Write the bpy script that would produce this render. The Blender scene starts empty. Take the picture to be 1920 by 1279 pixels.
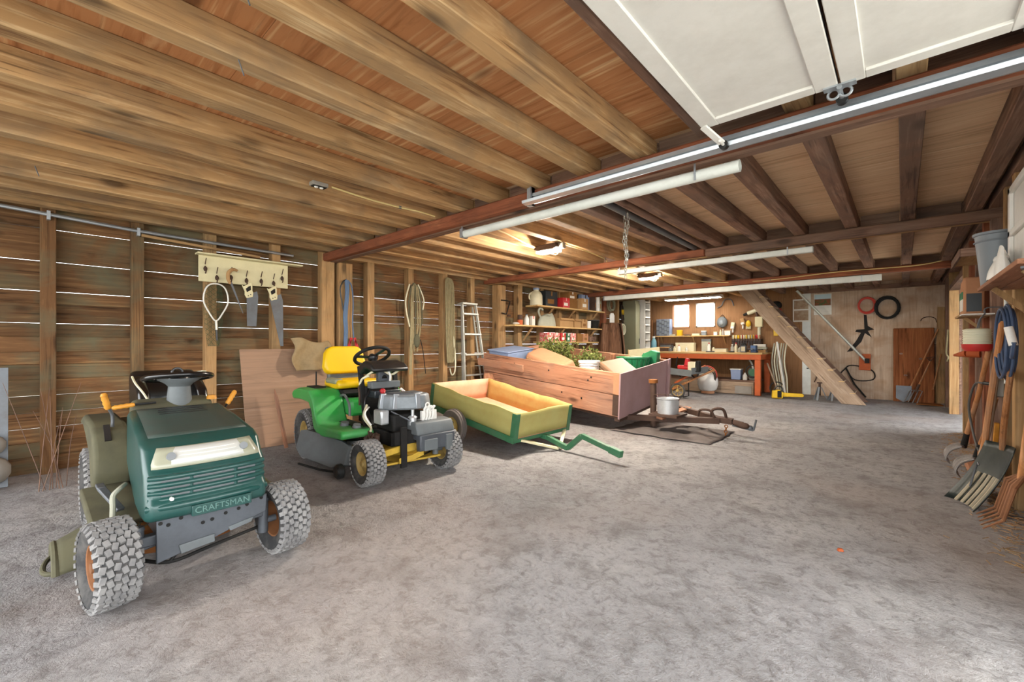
import bpy, bmesh, math, random
from mathutils import Vector, Matrix, Euler
S = bpy.context.scene
COL = S.collection
random.seed(7)
R = math.radians
# ---------------------------------------------------------------- camera, world, light, exposure
cd = bpy.data.cameras.new('camera'); cam = bpy.data.objects.new('camera', cd); COL.objects.link(cam)
cam.location = (0, 0, 1.2); cam.rotation_euler = (R(90), 0, R(41.81))
cd.sensor_width = 36; cd.lens = 15.345; cd.shift_y = 0.0029; cd.clip_start = 0.02; cd.clip_end = 300
S.camera = cam
W = bpy.data.worlds.new('overcast_sky'); S.world = W; W.use_nodes = True
bg = W.node_tree.nodes['Background']
bg.inputs[0].default_value = (0.95, 0.98, 1.0, 1); bg.inputs[1].default_value = 6.0
S.view_settings.view_transform = 'Standard'; S.view_settings.look = 'None'
S.view_settings.gamma = 1; S.view_settings.use_curve_mapping = False
S.view_settings.exposure = 0.42
LAMP_BULB = 980.0; LAMP_TUBE = 62.0

# ---------------------------------------------------------------- helpers
def tag(o, label=None, cat=None, group=None, kind=None):
    if label: o['label'] = label
    if cat: o['category'] = cat
    if group: o['group'] = group
    if kind: o['kind'] = kind
    return o
def thing(name, label, cat, loc=(0, 0, 0), rot=(0, 0, 0), group=None, kind=None):
    o = bpy.data.objects.new(name, None); COL.objects.link(o)
    o.empty_display_size = 0.1
    o.location = loc; o.rotation_euler = rot
    return tag(o, label, cat, group, kind)
def struct(name):
    o = bpy.data.objects.new(name, None); COL.objects.link(o); o['kind'] = 'structure'; return o
def copy_tree(o, parent=None):
    c = o.copy(); COL.objects.link(c); c.parent = parent
    for ch in list(o.children): copy_tree(ch, c)
    return c
class B:
    """collects verts and faces of one part"""
    def __init__(s): s.v = []; s.f = []; s.M = Matrix.Identity(4)
    def at(s, loc=(0, 0, 0), rot=(0, 0, 0)):
        s.M = Matrix.Translation(loc) @ Euler(rot).to_matrix().to_4x4(); return s
    def add(s, vs, fs):
        n = len(s.v); s.v += [tuple(s.M @ Vector(p)) for p in vs]; s.f += [tuple(i + n for i in f) for f in fs]; return s
    def box(s, c, d, rot=(0, 0, 0), taper=1.0):
        m = Euler(rot).to_matrix(); c = Vector(c); hx, hy, hz = d[0] / 2, d[1] / 2, d[2] / 2
        vs = []
        for z in (-1, 1):
            k = taper if z > 0 else 1
            for x, y in ((-1, -1), (1, -1), (1, 1), (-1, 1)): vs.append(c + m @ Vector((x * hx * k, y * hy * k, z * hz)))
        return s.add(vs, [(3, 2, 1, 0), (4, 5, 6, 7), (0, 1, 5, 4), (1, 2, 6, 5), (2, 3, 7, 6), (3, 0, 4, 7)])
    def b2(s, lo, hi): return s.box([(a + b) / 2 for a, b in zip(lo, hi)], [b - a for a, b in zip(lo, hi)])
    def bar(s, p0, p1, w, h, up=(0, 0, 1)):
        p0 = Vector(p0); p1 = Vector(p1); d = (p1 - p0).normalized(); u = Vector(up)
        if abs(d.dot(u)) > .98: u = Vector((1, 0, 0))
        a = d.cross(u).normalized() * w / 2; b = a.cross(d).normalized() * h / 2
        vs = [q + i * a + j * b for q in (p0, p1) for i, j in ((-1, -1), (1, -1), (1, 1), (-1, 1))]
        return s.add(vs, [(3, 2, 1, 0), (4, 5, 6, 7), (0, 1, 5, 4), (1, 2, 6, 5), (2, 3, 7, 6), (3, 0, 4, 7)])
    def cyl(s, p0, p1, r, r2=None, n=14, caps=True):
        r2 = r if r2 is None else r2
        p0 = Vector(p0); p1 = Vector(p1); d = (p1 - p0).normalized()
        u = Vector((0, 0, 1)) if abs(d.z) < .9 else Vector((1, 0, 0))
        a = d.cross(u).normalized(); b = d.cross(a)
        vs = []
        for q, rr in ((p0, r), (p1, r2)):
            for i in range(n):
                t = 2 * math.pi * i / n; vs.append(q + rr * (math.cos(t) * a + math.sin(t) * b))
        fs = [(i, i + n, (i + 1) % n + n, (i + 1) % n) for i in range(n)]
        if caps: fs += [tuple(range(n)), tuple(range(2 * n - 1, n - 1, -1))]
        return s.add(vs, fs)
    def tube(s, pts, r, n=8, closed=False, sub=0):
        pts = [Vector(p) for p in pts]
        if sub:
            out = []; m = len(pts); rng = range(m if closed else m - 1)
            g = (lambda i: pts[i % m]) if closed else (lambda i: pts[max(0, min(m - 1, i))])
            for i in rng:
                a, b, c, d = g(i - 1), g(i), g(i + 1), g(i + 2)
                for k in range(sub):
                    t = k / sub
                    out.append(.5 * ((2 * b) + (c - a) * t + (2 * a - 5 * b + 4 * c - d) * t * t + (3 * b - a - 3 * c + d) * t ** 3))
            if not closed: out.append(pts[-1])
            if isinstance(r, (list, tuple)):
                q = []
                for i in range(len(out)):
                    t = i / sub; k = min(int(t), len(r) - 2); q.append(r[k] + (r[k + 1] - r[k]) * (t - k))
                r = q
            pts = out
        m = len(pts); vs = []; pa = None
        for i, p in enumerate(pts):
            if closed: d = pts[(i + 1) % m] - pts[i - 1]
            else: d = pts[min(m - 1, i + 1)] - pts[max(0, i - 1)]
            if d.length < 1e-9: d = Vector((0, 0, 1))
            d.normalize()
            if pa is None:
                u = Vector((0, 0, 1)) if abs(d.z) < .9 else Vector((1, 0, 0)); a = d.cross(u).normalized()
            else:
                a = pa - d * pa.dot(d)
                if a.length < 1e-6: a = d.cross(Vector((.3, .5, .8)))
                a.normalize()
            pa = a; b = d.cross(a); rr = r[i] if isinstance(r, (list, tuple)) else r
            for k in range(n):
                t = 2 * math.pi * k / n; vs.append(p + rr * (math.cos(t) * a + math.sin(t) * b))
        fs = []
        for i in range(m if closed else m - 1):
            j = (i + 1) % m
            for k in range(n): fs.append((i * n + k, i * n + (k + 1) % n, j * n + (k + 1) % n, j * n + k))
        if not closed: fs += [tuple(range(n - 1, -1, -1)), tuple(range((m - 1) * n, m * n))]
        return s.add(vs, fs)
    def lathe(s, prof, axis='z', n=28, c=(0, 0, 0), closed=False, arc=None):
        """prof: (radius, along) pairs"""
        c = Vector(c); vs = []; m = len(prof); nn = n if arc is None else n + 1
        for i in range(nn):
            t = 2 * math.pi * i / n if arc is None else arc[0] + (arc[1] - arc[0]) * i / n
            for r, h in prof:
                q = (r * math.cos(t), r * math.sin(t), h)
                q = {'z': q, 'x': (q[2], q[0], q[1]), 'y': (q[1], q[2], q[0])}[axis]
                vs.append(c + Vector(q))
        fs = []
        for i in range(n):
            j = (i + 1) % nn
            for k in range(m if closed else m - 1):
                l = (k + 1) % m; fs.append((i * m + k, j * m + k, j * m + l, i * m + l))
        return s.add(vs, fs)
    def ball(s, c, r, n=12, m=8):
        if not isinstance(r, (tuple, list)): r = (r, r, r)
        vs = [(c[0], c[1], c[2] - r[2])]; fs = []
        for j in range(1, m):
            p = -math.pi / 2 + math.pi * j / m
            for i in range(n):
                t = 2 * math.pi * i / n
                vs.append((c[0] + r[0] * math.cos(p) * math.cos(t), c[1] + r[1] * math.cos(p) * math.sin(t), c[2] + r[2] * math.sin(p)))
        vs.append((c[0], c[1], c[2] + r[2])); L = len(vs) - 1
        for i in range(n):
            k = (i + 1) % n; fs.append((0, 1 + k, 1 + i)); fs.append((L, L - n + i, L - n + k))
            for j in range(m - 2): fs.append((1 + j * n + i, 1 + j * n + k, 1 + (j + 1) * n + k, 1 + (j + 1) * n + i))
        return s.add(vs, fs)
    def torus(s, c, Rr, r, axis='z', n=28, m=8):
        prof = [(Rr + r * math.cos(2 * math.pi * k / m), r * math.sin(2 * math.pi * k / m)) for k in range(m)]
        return s.lathe(prof, axis, n, c, closed=True)
    def prism(s, pts, h0, h1, plane='xz', k=1.0):
        """outline in a plane, extruded along the third axis from h0 to h1; k scales the outline of the h1 end about its centre"""
        n = len(pts); cx = sum(p[0] for p in pts) / n; cy = sum(p[1] for p in pts) / n
        def mk(a, b, h): return {'xz': (a, h, b), 'xy': (a, b, h), 'yz': (h, a, b)}[plane]
        vs = [mk(a, b, h0) for a, b in pts] + [mk(cx + (a - cx) * k, cy + (b - cy) * k, h1) for a, b in pts]
        fs = [tuple(range(n)), tuple(range(2 * n - 1, n - 1, -1))] + [(i, i + n, (i + 1) % n + n, (i + 1) % n) for i in range(n)]
        return s.add(vs, fs)
    def grid(s, fn, nu, nv):
        vs = [fn(i / nu, j / nv) for j in range(nv + 1) for i in range(nu + 1)]
        fs = [(j * (nu + 1) + i, j * (nu + 1) + i + 1, (j + 1) * (nu + 1) + i + 1, (j + 1) * (nu + 1) + i) for j in range(nv) for i in range(nu)]
        return s.add(vs, fs)
    def build(s, name, mat, parent=None, smooth=False, bevel=0, seg=2, solid=0, sub=0, loc=None, rot=None, angle=40):
        me = bpy.data.meshes.new(name); me.from_pydata(s.v, [], s.f); me.update()
        bm = bmesh.new(); bm.from_mesh(me); bmesh.ops.recalc_face_normals(bm, faces=bm.faces); bm.to_mesh(me); bm.free()
        me.materials.append(MAT[mat] if isinstance(mat, str) else mat)
        o = bpy.data.objects.new(name, me); COL.objects.link(o)
        if parent is not None: o.parent = parent
        if loc: o.location = loc
        if rot: o.rotation_euler = rot
        if (smooth or bevel or sub) and not (bevel and seg == 1):
            for p in me.polygons: p.use_smooth = True
            if not sub:
                try: me.set_sharp_from_angle(angle=R(angle if not bevel else 62))
                except Exception: pass
        if solid:
            m = o.modifiers.new('solid', 'SOLIDIFY'); m.thickness = solid; m.offset = 0
        if bevel:
            m = o.modifiers.new('bevel', 'BEVEL'); m.width = bevel; m.segments = seg; m.limit_method = 'ANGLE'; m.angle_limit = R(30)
        if sub:
            m = o.modifiers.new('sub', 'SUBSURF'); m.levels = sub; m.render_levels = sub
        return o
def text_mesh(name, txt, size, mat, parent, loc, rot, depth=0.002, align='CENTER'):
    cu = bpy.data.curves.new(name, 'FONT'); cu.body = txt; cu.size = size; cu.extrude = depth; cu.align_x = align; cu.align_y = 'CENTER'; cu.resolution_u = 3
    o = bpy.data.objects.new(name + '_c', cu); COL.objects.link(o)
    bpy.context.view_layer.update()
    me = bpy.data.meshes.new_from_object(o.evaluated_get(bpy.context.evaluated_depsgraph_get()))
    bpy.data.objects.remove(o); me.materials.clear(); me.materials.append(MAT[mat]); me.name = name
    t = bpy.data.objects.new(name, me); COL.objects.link(t); t.parent = parent; t.location = loc; t.rotation_euler = rot
    return t

# ---------------------------------------------------------------- materials
MAT = {}
def srgb(h):
    if isinstance(h, str): c = [int(h[i:i + 2], 16) / 255 for i in (0, 2, 4)]
    else: c = [x / 255 for x in h]
    return tuple(x / 12.92 if x <= .04045 else ((x + .055) / 1.055) ** 2.4 for x in c) + (1,)
class N:
    def __init__(s, name):
        m = bpy.data.materials.new(name); m.use_nodes = True; s.m = m; s.t = m.node_tree; s.n = s.t.nodes; s.l = s.t.links
        s.bs = s.n['Principled BSDF']; MAT[name] = m
    def new(s, typ, **kw):
        n = s.n.new(typ)
        for k, v in kw.items():
            if k.startswith('_'): setattr(n, k[1:], v)
        return n
    def link(s, a, b): s.l.new(a, b)
    def coord(s, scale=(1, 1, 1), rnd=0.0, kind='Object', rot=(0, 0, 0)):
        tc = s.new('ShaderNodeTexCoord'); mp = s.new('ShaderNodeMapping'); mp.inputs['Scale'].default_value = scale; mp.inputs['Rotation'].default_value = rot
        src = tc.outputs[kind]
        if rnd:
            oi = s.new('ShaderNodeObjectInfo'); vm = s.new('ShaderNodeVectorMath', _operation='SCALE'); vm.inputs[0].default_value = (rnd, rnd * .7, rnd * 1.3)
            s.link(oi.outputs['Random'], vm.inputs['Scale']); va = s.new('ShaderNodeVectorMath', _operation='ADD')
            s.link(src, va.inputs[0]); s.link(vm.outputs[0], va.inputs[1]); src = va.outputs[0]
        s.link(src, mp.inputs['Vector']); return mp.outputs[0]
    def noise(s, vec, scale, detail=4, rough=.6, dist=0):
        n = s.new('ShaderNodeTexNoise'); n.inputs['Scale'].default_value = scale; n.inputs['Detail'].default_value = detail
        n.inputs['Roughness'].default_value = rough; n.inputs['Distortion'].default_value = dist; s.link(vec, n.inputs['Vector']); return n.outputs['Fac']
    def ramp(s, fac, stops, interp='LINEAR'):
        r = s.new('ShaderNodeValToRGB'); r.color_ramp.interpolation = interp; e = r.color_ramp.elements
        e[0].position, e[0].color = stops[0][0], stops[0][1]; e[1].position, e[1].color = stops[-1][0], stops[-1][1]
        for p, c in stops[1:-1]:
            k = e.new(p); k.color = c
        s.link(fac, r.inputs[0]); return r.outputs[0]
    def mix(s, fac, a, b, mode='MIX'):
        m = s.new('ShaderNodeMix', _data_type='RGBA', _blend_type=mode)
        for sock, v in ((m.inputs[0], fac), (m.inputs[6], a), (m.inputs[7], b)):
            if hasattr(v, 'links') or hasattr(v, 'is_linked'): s.link(v, sock)
            else: sock.default_value = v
        return m.outputs[2]
    def math(s, op, a, b=None):
        m = s.new('ShaderNodeMath', _operation=op)
        for i, v in enumerate((a, b)):
            if v is None: continue
            if hasattr(v, 'is_linked'): s.link(v, m.inputs[i])
            else: m.inputs[i].default_value = v
        return m.outputs[0]
    def bump(s, h, strength=.3, dist=.01):
        b = s.new('ShaderNodeBump'); b.inputs['Strength'].default_value = strength; b.inputs['Distance'].default_value = dist
        s.link(h, b.inputs['Height']); s.link(b.outputs[0], s.bs.inputs['Normal'])
    def col(s, c): s.link(c, s.bs.inputs['Base Color'])
    def set(s, rough=.8, metal=0, spec=.3):
        s.bs.inputs['Roughness'].default_value = rough; s.bs.inputs['Metallic'].default_value = metal; s.bs.inputs['Specular IOR Level'].default_value = spec; return s
G1 = (0, 0, 0, 1); W1 = (1, 1, 1, 1)
def gray(v): return (v, v, v, 1)
def wood(name, dark, mid, light, axis='x', stain=None, stain_amt=.5, fine=1.0, rough=.85, knots=True, vary=.35, bump=.35):
    m = N(name).set(rough, 0, .2)
    lo, hi = 1.6 * fine, 46 * fine
    sc = {'x': (lo, hi, hi), 'y': (hi, lo, hi), 'z': (hi, hi, lo)}[axis]
    v = m.coord(sc, rnd=37.0)
    g = m.noise(v, 1.0, 5, .62, .9)
    sc2 = {'x': (1.2, 5, 5), 'y': (5, 1.2, 5), 'z': (5, 5, 1.2)}[axis]
    v2 = m.coord(sc2, rnd=53.0)
    broad = m.noise(v2, 1.0, 3, .55, .6)
    # flame figure: wave through distorted coords
    w = m.new('ShaderNodeTexWave', _wave_type='BANDS', _bands_direction={'x': 'Y', 'y': 'Z', 'z': 'X'}[axis])
    w.inputs['Scale'].default_value = 1.2; w.inputs['Distortion'].default_value = 5; w.inputs['Detail'].default_value = 2; w.inputs['Detail Scale'].default_value = .8
    m.link(v2, w.inputs['Vector'])
    gg = m.mix(.16, g, w.outputs['Fac'])
    gg = m.mix(.42, gg, broad)
    c = m.ramp(gg, [(.34, srgb(dark)), (.45, srgb(mid)), (.54, srgb(mid)), (.66, srgb(light))])
    ck = m.noise(m.coord({'x': (1.3, 34, 34), 'y': (34, 1.3, 34), 'z': (34, 34, 1.3)}[axis], rnd=29.0), 1.0, 3, .5, .5)
    c = m.mix(m.math('MULTIPLY', m.ramp(ck, [(.62, G1), (.70, W1)]), .55 if bump > .2 else .25), c, srgb([int(dark[i:i + 2], 16) * .6 for i in (0, 2, 4)]))
    ck2 = m.noise(m.coord({'x': (1.0, 9, 9), 'y': (9, 1.0, 9), 'z': (9, 9, 1.0)}[axis], rnd=63.0), 1.0, 5, .65, 1.2)
    c = m.mix(m.math('MULTIPLY', m.ramp(ck2, [(.54, G1), (.66, W1)]), .38), c, srgb([int(dark[i:i + 2], 16) * .8 for i in (0, 2, 4)]))
    c = m.mix(m.math('MULTIPLY', m.ramp(ck2, [(.34, W1), (.44, G1)]), .4), c, srgb(light))
    if knots:
        sk = {'x': (2.0, 5, 5), 'y': (5, 2.0, 5), 'z': (5, 5, 2.0)}[axis]
        vk = m.coord(sk, rnd=91.0)
        vo = m.new('ShaderNodeTexVoronoi', _feature='F1'); vo.inputs['Scale'].default_value = .75; m.link(vk, vo.inputs['Vector'])
        kf = m.ramp(vo.outputs['Distance'], [(.07, W1), (.17, G1)])
        c = m.mix(m.math('MULTIPLY', kf, .75), c, srgb([int(dark[i:i + 2], 16) * .55 for i in (0, 2, 4)]))
    if stain:
        st = m.noise(m.coord((1.1, 1.1, 1.6), rnd=17.0), 1.6, 4, .6, .4)
        sf = m.math('MULTIPLY', m.ramp(st, [(.45, G1), (.68, W1)]), stain_amt)
        c = m.mix(sf, c, srgb(stain))
    oi = m.new('ShaderNodeObjectInfo')
    mr = m.new('ShaderNodeMapRange'); mr.inputs[3].default_value = 1 - vary; mr.inputs[4].default_value = 1 + vary * .7; m.link(oi.outputs['Random'], mr.inputs[0])
    hs = m.new('ShaderNodeHueSaturation'); m.link(mr.outputs[0], hs.inputs['Value']); m.link(c, hs.inputs['Color'])
    m.col(hs.outputs[0]); m.bump(gg, bump, .006)
    return m
def plain(name, c, rough=.6, metal=0, spec=.4, dirt=None, amt=.4, scale=9, bump=0, c2=None):
    m = N(name).set(rough, metal, spec)
    v = m.coord((1, 1, 1), rnd=11.0)
    n = m.noise(v, scale, 5, .65)
    base = srgb(c)
    if c2: out = m.mix(m.ramp(m.noise(v, scale * .35, 4, .6), [(.4, G1), (.65, W1)]), base, srgb(c2))
    else:
        k = .86; out = m.mix(n, tuple(x * k for x in base[:3]) + (1,), base)
    if dirt:
        out = m.mix(m.math('MULTIPLY', m.ramp(m.noise(v, scale * .6, 6, .7), [(.42, G1), (.7, W1)]), amt), out, srgb(dirt))
    m.col(out)
    if bump: m.bump(n, bump, .004)
    return m
def emis(name, c, strength):
    m = N(name); m.bs.inputs['Base Color'].default_value = (.8, .8, .8, 1)
    m.bs.inputs['Emission Color'].default_value = c; m.bs.inputs['Emission Strength'].default_value = strength; return m

for ax in 'xyz':
    wood('wood_wall_' + ax, '442e1c', '6f4f33', '95724c', ax, stain='686650', stain_amt=.8, vary=.32)
    wood('wood_joist_' + ax, '7d5a3c', 'b08c62', 'd2b48a', ax, stain='796a58', stain_amt=.65, vary=.18)
    wood('wood_dark_' + ax, '55403a', '7f6252', 'a08270', ax, stain='665a52', stain_amt=.5, vary=.2)
    wood('wood_red_' + ax, '5f3524', '8a5138', 'a56a4a', ax, stain='5a3d30', stain_amt=.5, vary=.15)
    wood('wood_stud_' + ax, '7a5a3a', 'a58158', 'bf9d72', ax, stain='7a6c52', stain_amt=.5, vary=.15)
    wood('wood_trailer_' + ax, '6d4634', 'a9765a', 'c99a78', ax, stain='7a6a60', stain_amt=.4, vary=.15)
    wood('wood_stair_' + ax, '7d6754', 'a18a74', 'bfa993', ax, stain='5a4632', stain_amt=.35, vary=.15)
    wood('wood_pale_' + ax, '9a7645', 'c9a670', 'e2c795', ax, knots=False, vary=.15)
    wood('wood_handle_' + ax, '6e4526', 'a87146', 'c99163', ax, stain='8d7a68', stain_amt=.5, knots=False, vary=.25)
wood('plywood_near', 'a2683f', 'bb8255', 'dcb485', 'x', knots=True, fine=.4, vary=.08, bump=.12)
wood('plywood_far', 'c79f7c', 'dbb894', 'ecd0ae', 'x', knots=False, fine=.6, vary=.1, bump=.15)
wood('plywood_wall', 'a48c76', 'bda58e', 'cdb8a2', 'z', stain='9a7452', stain_amt=.6, fine=.35, knots=False, vary=.08, bump=.15)
wood('hardboard', '7a573a', '8a6545', '967250', 'z', fine=.3, knots=False, vary=.05, bump=.1)
wood('board_red_z', '5a3018', '8a5230', 'a46a40', 'z', fine=.6, vary=.05)
wood('sheet_leaning', '8f7460', '9c7d66', 'a98b74', 'y', fine=.25, knots=False, vary=.05, bump=.1)
wood('stump_bark', '3d281c', '6d4d38', '94705a', 'z', fine=.6, knots=True, vary=.1, bump=1.0)
wood('stump_cut', '6a4a2e', '8a6644', 'a07a54', 'x', fine=1, knots=False, vary=.1)
plain('steel_gray', '6d7176', .5, .6, .5, dirt='4a3a2c', amt=.35)
plain('galvanised', 'b6bcc2', .38, .75, .5, dirt='7d8084', amt=.4)
plain('aluminium', 'c9c8bf', .45, .45, .5, dirt='8a8878', amt=.4)
plain('white_paint', 'e9e7e2', .6, 0, .3, dirt='b4b0a6', amt=.35, scale=5)
plain('white_tube', 'dde0da', .5, 0, .4, dirt='a8aca4', amt=.4)
plain('white_plastic', 'e8e6e0', .45, 0, .4, dirt='b8b4a8', amt=.3)
plain('cream_plastic', 'd9d2b4', .5, 0, .4, dirt='a89c78', amt=.35)
plain('cream_paint', 'ddd3ab', .6, 0, .3, dirt='b5a87d', amt=.3)
plain('black_plastic', '17181a', .35, 0, .5, dirt='3b3a34', amt=.3)
plain('black_matte', '141312', .75, 0, .3, dirt='3a352f', amt=.35)
plain('vinyl_black', '141415', .22, 0, .6)
plain('rubber', '3a3a3b', .85, 0, .2, dirt='77736e', amt=.5, scale=14)
plain('rubber_tread', '8b8987', .9, 0, .15, dirt='4a4a4e', amt=.6, scale=20)
plain('rubber_worn', '6b625e', .85, 0, .2, dirt='4a4442', amt=.5)
plain('green_mower', '17433f', .3, 0, .5, dirt='3d5450', amt=.5, scale=7)
plain('green_mower_dusty', '3d453f', .5, 0, .35, dirt='2f4a44', amt=.6, scale=10)
plain('olive_plastic', '5d5a45', .75, 0, .25, dirt='3d3b31', amt=.6, scale=6)
plain('gray_plastic', '63686a', .55, 0, .35, dirt='494a48', amt=.4)
plain('dark_plate', '565a60', .5, .35, .4, dirt='3a3b3e', amt=.5)
plain('lens', '9a9a86', .25, 0, .5)
plain('reflector', 'c4c4be', .3, .1, .5)
plain('lens_bulb', '83878a', .4, 0, .4)
plain('orange_grip', 'd28f2e', .5, 0, .4, dirt='7a4f1c', amt=.4, scale=20)
plain('rust', '8f5a2e', .85, .1, .2, dirt='6a3f22', amt=.6, scale=8, bump=.3)
plain('rim_rust', '8a5c3a', .7, .1, .3, dirt='5a3d2c', amt=.5)
plain('green_letters', '5f827b', .4, 0, .4, dirt='3d5450', amt=.3)
plain('rim_yellow', 'b59a5c', .6, 0, .35, dirt='7a663e', amt=.5)
plain('deck_yellow', 'd0aa3c', .5, 0, .4, dirt='7a6230', amt=.6, scale=7)
plain('seat_yellow', 'e3b70c', .4, 0, .45, dirt='b78f10', amt=.2, scale=4)
plain('green_deere', '2f9a43', .4, 0, .45, dirt='6f8f70', amt=.55, scale=5)
plain('engine_gray', '80868a', .5, .3, .4, dirt='4d5052', amt=.5)
plain('silver', 'd5d8da', .3, .6, .5, dirt='8a8c8e', amt=.35)
plain('red_plastic', 'b8252b', .45, 0, .4)
plain('red_paint', 'c02a28', .45, 0, .4, dirt='6a2a22', amt=.4)
plain('orange_paint', 'cc6230', .6, 0, .35, dirt='8a452a', amt=.4)
plain('rust_orange', 'b0552a', .7, 0, .3, dirt='7a3a20', amt=.5)
plain('cart_yellow', 'b0a868', .55, 0, .35, dirt='a08a48', amt=.5, scale=5)
plain('cart_ochre', 'b59a5c', .65, 0, .3, dirt='a5703a', amt=.6, scale=8)
plain('cart_pink', 'd3a184', .75, 0, .25, dirt='b97a58', amt=.5, scale=6)
plain('cart_green', '2f6a47', .5, 0, .35, dirt='5d6a58', amt=.5, scale=8)
plain('trailer_paint', 'a8898a', .7, 0, .25, dirt='8a6a66', amt=.4, scale=5)
plain('iron_brown', '5a453a', .7, .4, .35, dirt='3a2c26', amt=.5)
plain('brown_rubber', '584a42', .8, 0, .2)
plain('burlap', 'a08a68', .95, 0, .1, dirt='7d6a4c', amt=.4, scale=30, bump=.5)
plain('strap_olive', '94896a', .9, 0, .1, dirt='6a624a', amt=.5, scale=25)
plain('net_green', '4a5740', .9, 0, .1)
plain('blue_cable', '5d7391', .6, 0, .3, dirt='46586f', amt=.4)
plain('blue_hose', '4a5a76', .5, 0, .4, dirt='333f54', amt=.4)
plain('yellow_cable', 'd8c386', .6, 0, .3)
plain('cord_gray', '55524e', .6, 0, .3)
plain('bucket_gray', '7d848a', .5, 0, .4)
plain('cardboard', 'b08a5e', .85, 0, .15, dirt='8d6a44', amt=.3)
plain('cardboard_dark', '8a6238', .85, 0, .15, dirt='6a482a', amt=.3)
plain('bag_gray', 'a8a898', .7, 0, .3, dirt='85856f', amt=.4)
plain('terracotta', 'b98664', .8, 0, .2, dirt='9a6a4a', amt=.4)
plain('leaf', '7d8546', .8, 0, .2, c2='55602c', scale=30)
plain('blue_box', '8d9dbd', .5, 0, .4, dirt='6f7f9f', amt=.3)
plain('blue_plastic', '4d6d9a', .5, 0, .4)
plain('blue_dark', '2c3d5c', .5, 0, .4)
plain('green_plastic', '1e7a4d', .4, 0, .4, dirt='145c3a', amt=.3)
plain('brown_case', '8a6a50', .6, 0, .35)
plain('pink_paper', 'c5504f', .6, 0, .3, c2='d9b0a4', scale=60)
plain('paper', 'dedad0', .8, 0, .2)
plain('print_sky', 'b9cfd6', .7, 0, .2)
plain('print_red', '8a4a34', .7, 0, .2, c2='4a5a34', scale=60)
plain('print_brown', '8d6f56', .7, 0, .2, c2='a8947c', scale=20)
plain('red_hose', 'c4473a', .5, 0, .4)
plain('black_hose', '20201f', .5, 0, .4)
plain('concrete', '9a948c', .9, 0, .2, dirt='7d756c', amt=.5)
plain('tar', '2a2624', .8, 0, .2)
plain('tool_yellow', 'e0b51c', .45, 0, .4, dirt='8a6a14', amt=.3)
plain('sleeve_gray', '8a8a70', .6, 0, .3)
plain('cyan_plastic', '6f9fae', .5, 0, .4)
plain('shovel_black', '1c2422', .45, .2, .45, dirt='4a4a40', amt=.4)
plain('shovel_dusty', 'a89c84', .7, .1, .3, dirt='6a5f4c', amt=.5)
plain('tine', '8a8480', .5, .5, .45, dirt='4a4440', amt=.5)
plain('tine_rust', '8d5f40', .7, .3, .35, dirt='5a3f2c', amt=.5)
plain('plug_box', '9a958c', .5, .5, .4)
plain('string_white', 'd9d6bc', .7, 0, .25)
plain('oil_dark', '2c3236', .35, 0, .5)
emis('lamp_glow', (1, .91, .78, 1), LAMP_BULB)
emis('tube_glow', (1, .96, .88, 1), LAMP_TUBE)
m = N('window_glass'); m.bs.inputs['Base Color'].default_value = (.93, .96, .97, 1); m.bs.inputs['Roughness'].default_value = .25; m.bs.inputs['Transmission Weight'].default_value = .95; m.bs.inputs['IOR'].default_value = 1.1
m = N('jar_glass'); m.bs.inputs['Base Color'].default_value = (.85, .9, .88, 1); m.bs.inputs['Roughness'].default_value = .1; m.bs.inputs['Transmission Weight'].default_value = .7
# ================================================================ FLOOR (trodden grey sand)
m = N('sand').set(.95, 0, .1)
v = m.coord((1, 1, 1))
big = m.noise(v, .55, 5, .6, .3); mid = m.noise(v, 3.2, 5, .65, .2); fine = m.noise(v, 42, 5, .75)
c = m.ramp(big, [(.32, srgb('9b9999')), (.5, srgb('b2afaf')), (.68, srgb('c5c2bf'))])
c = m.mix(m.math('MULTIPLY', m.ramp(mid, [(.50, G1), (.66, W1)]), .55), c, srgb('837d7a'))
m2 = m.noise(v, 13, 7, .75, .5)
c = m.mix(m.math('MULTIPLY', m.ramp(m2, [(.5, G1), (.62, W1)]), .55), c, srgb('77716e'))
c = m.mix(m.math('MULTIPLY', m.ramp(fine, [(.48, G1), (.72, W1)]), .45), c, srgb('6f6966'))
warm = m.noise(v, .4, 2, .5)
c = m.mix(m.math('MULTIPLY', m.ramp(warm, [(.5, G1), (.65, W1)]), .3), c, srgb('c2ab9b'))
m.col(c)
def ripple(rot, sc, mask_sc, lo, hi, dist):
    vv = m.coord((1, 1, 1), rot=(0, 0, rot)); w = m.new('ShaderNodeTexWave', _wave_type='BANDS', _bands_direction='X')
    w.inputs['Scale'].default_value = sc; w.inputs['Distortion'].default_value = dist; w.inputs['Detail'].default_value = 3; w.inputs['Detail Scale'].default_value = 1.6; m.link(vv, w.inputs['Vector'])
    mk = m.ramp(m.noise(m.coord((1, .3, 1), rot=(0, 0, rot)), mask_sc, 3, .6, .8), [(lo, G1), (hi, W1)])
    return m.math('MULTIPLY', w.outputs['Fac'], mk)
h = m.math('ADD', ripple(.35, 14, 2.6, .5, .62, 9), ripple(-.9, 17, 2.4, .5, .62, 10))
h = m.math('ADD', h, ripple(1.9, 15, 2.9, .52, .64, 9))
h = m.math('ADD', m.math('MULTIPLY', h, .12), m.math('MULTIPLY', fine, 1.1))
h = m.math('ADD', h, m.math('MULTIPLY', m2, 2.2))
h = m.math('ADD', h, m.math('MULTIPLY', mid, 1.2))
m.bump(h, .85, .035)
FX0, FX1, FY0, FY1 = -6.1, 2.2, -3.2, 12.7
b = B(); nx, ny = 110, 200
from mathutils import noise as mn
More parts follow.
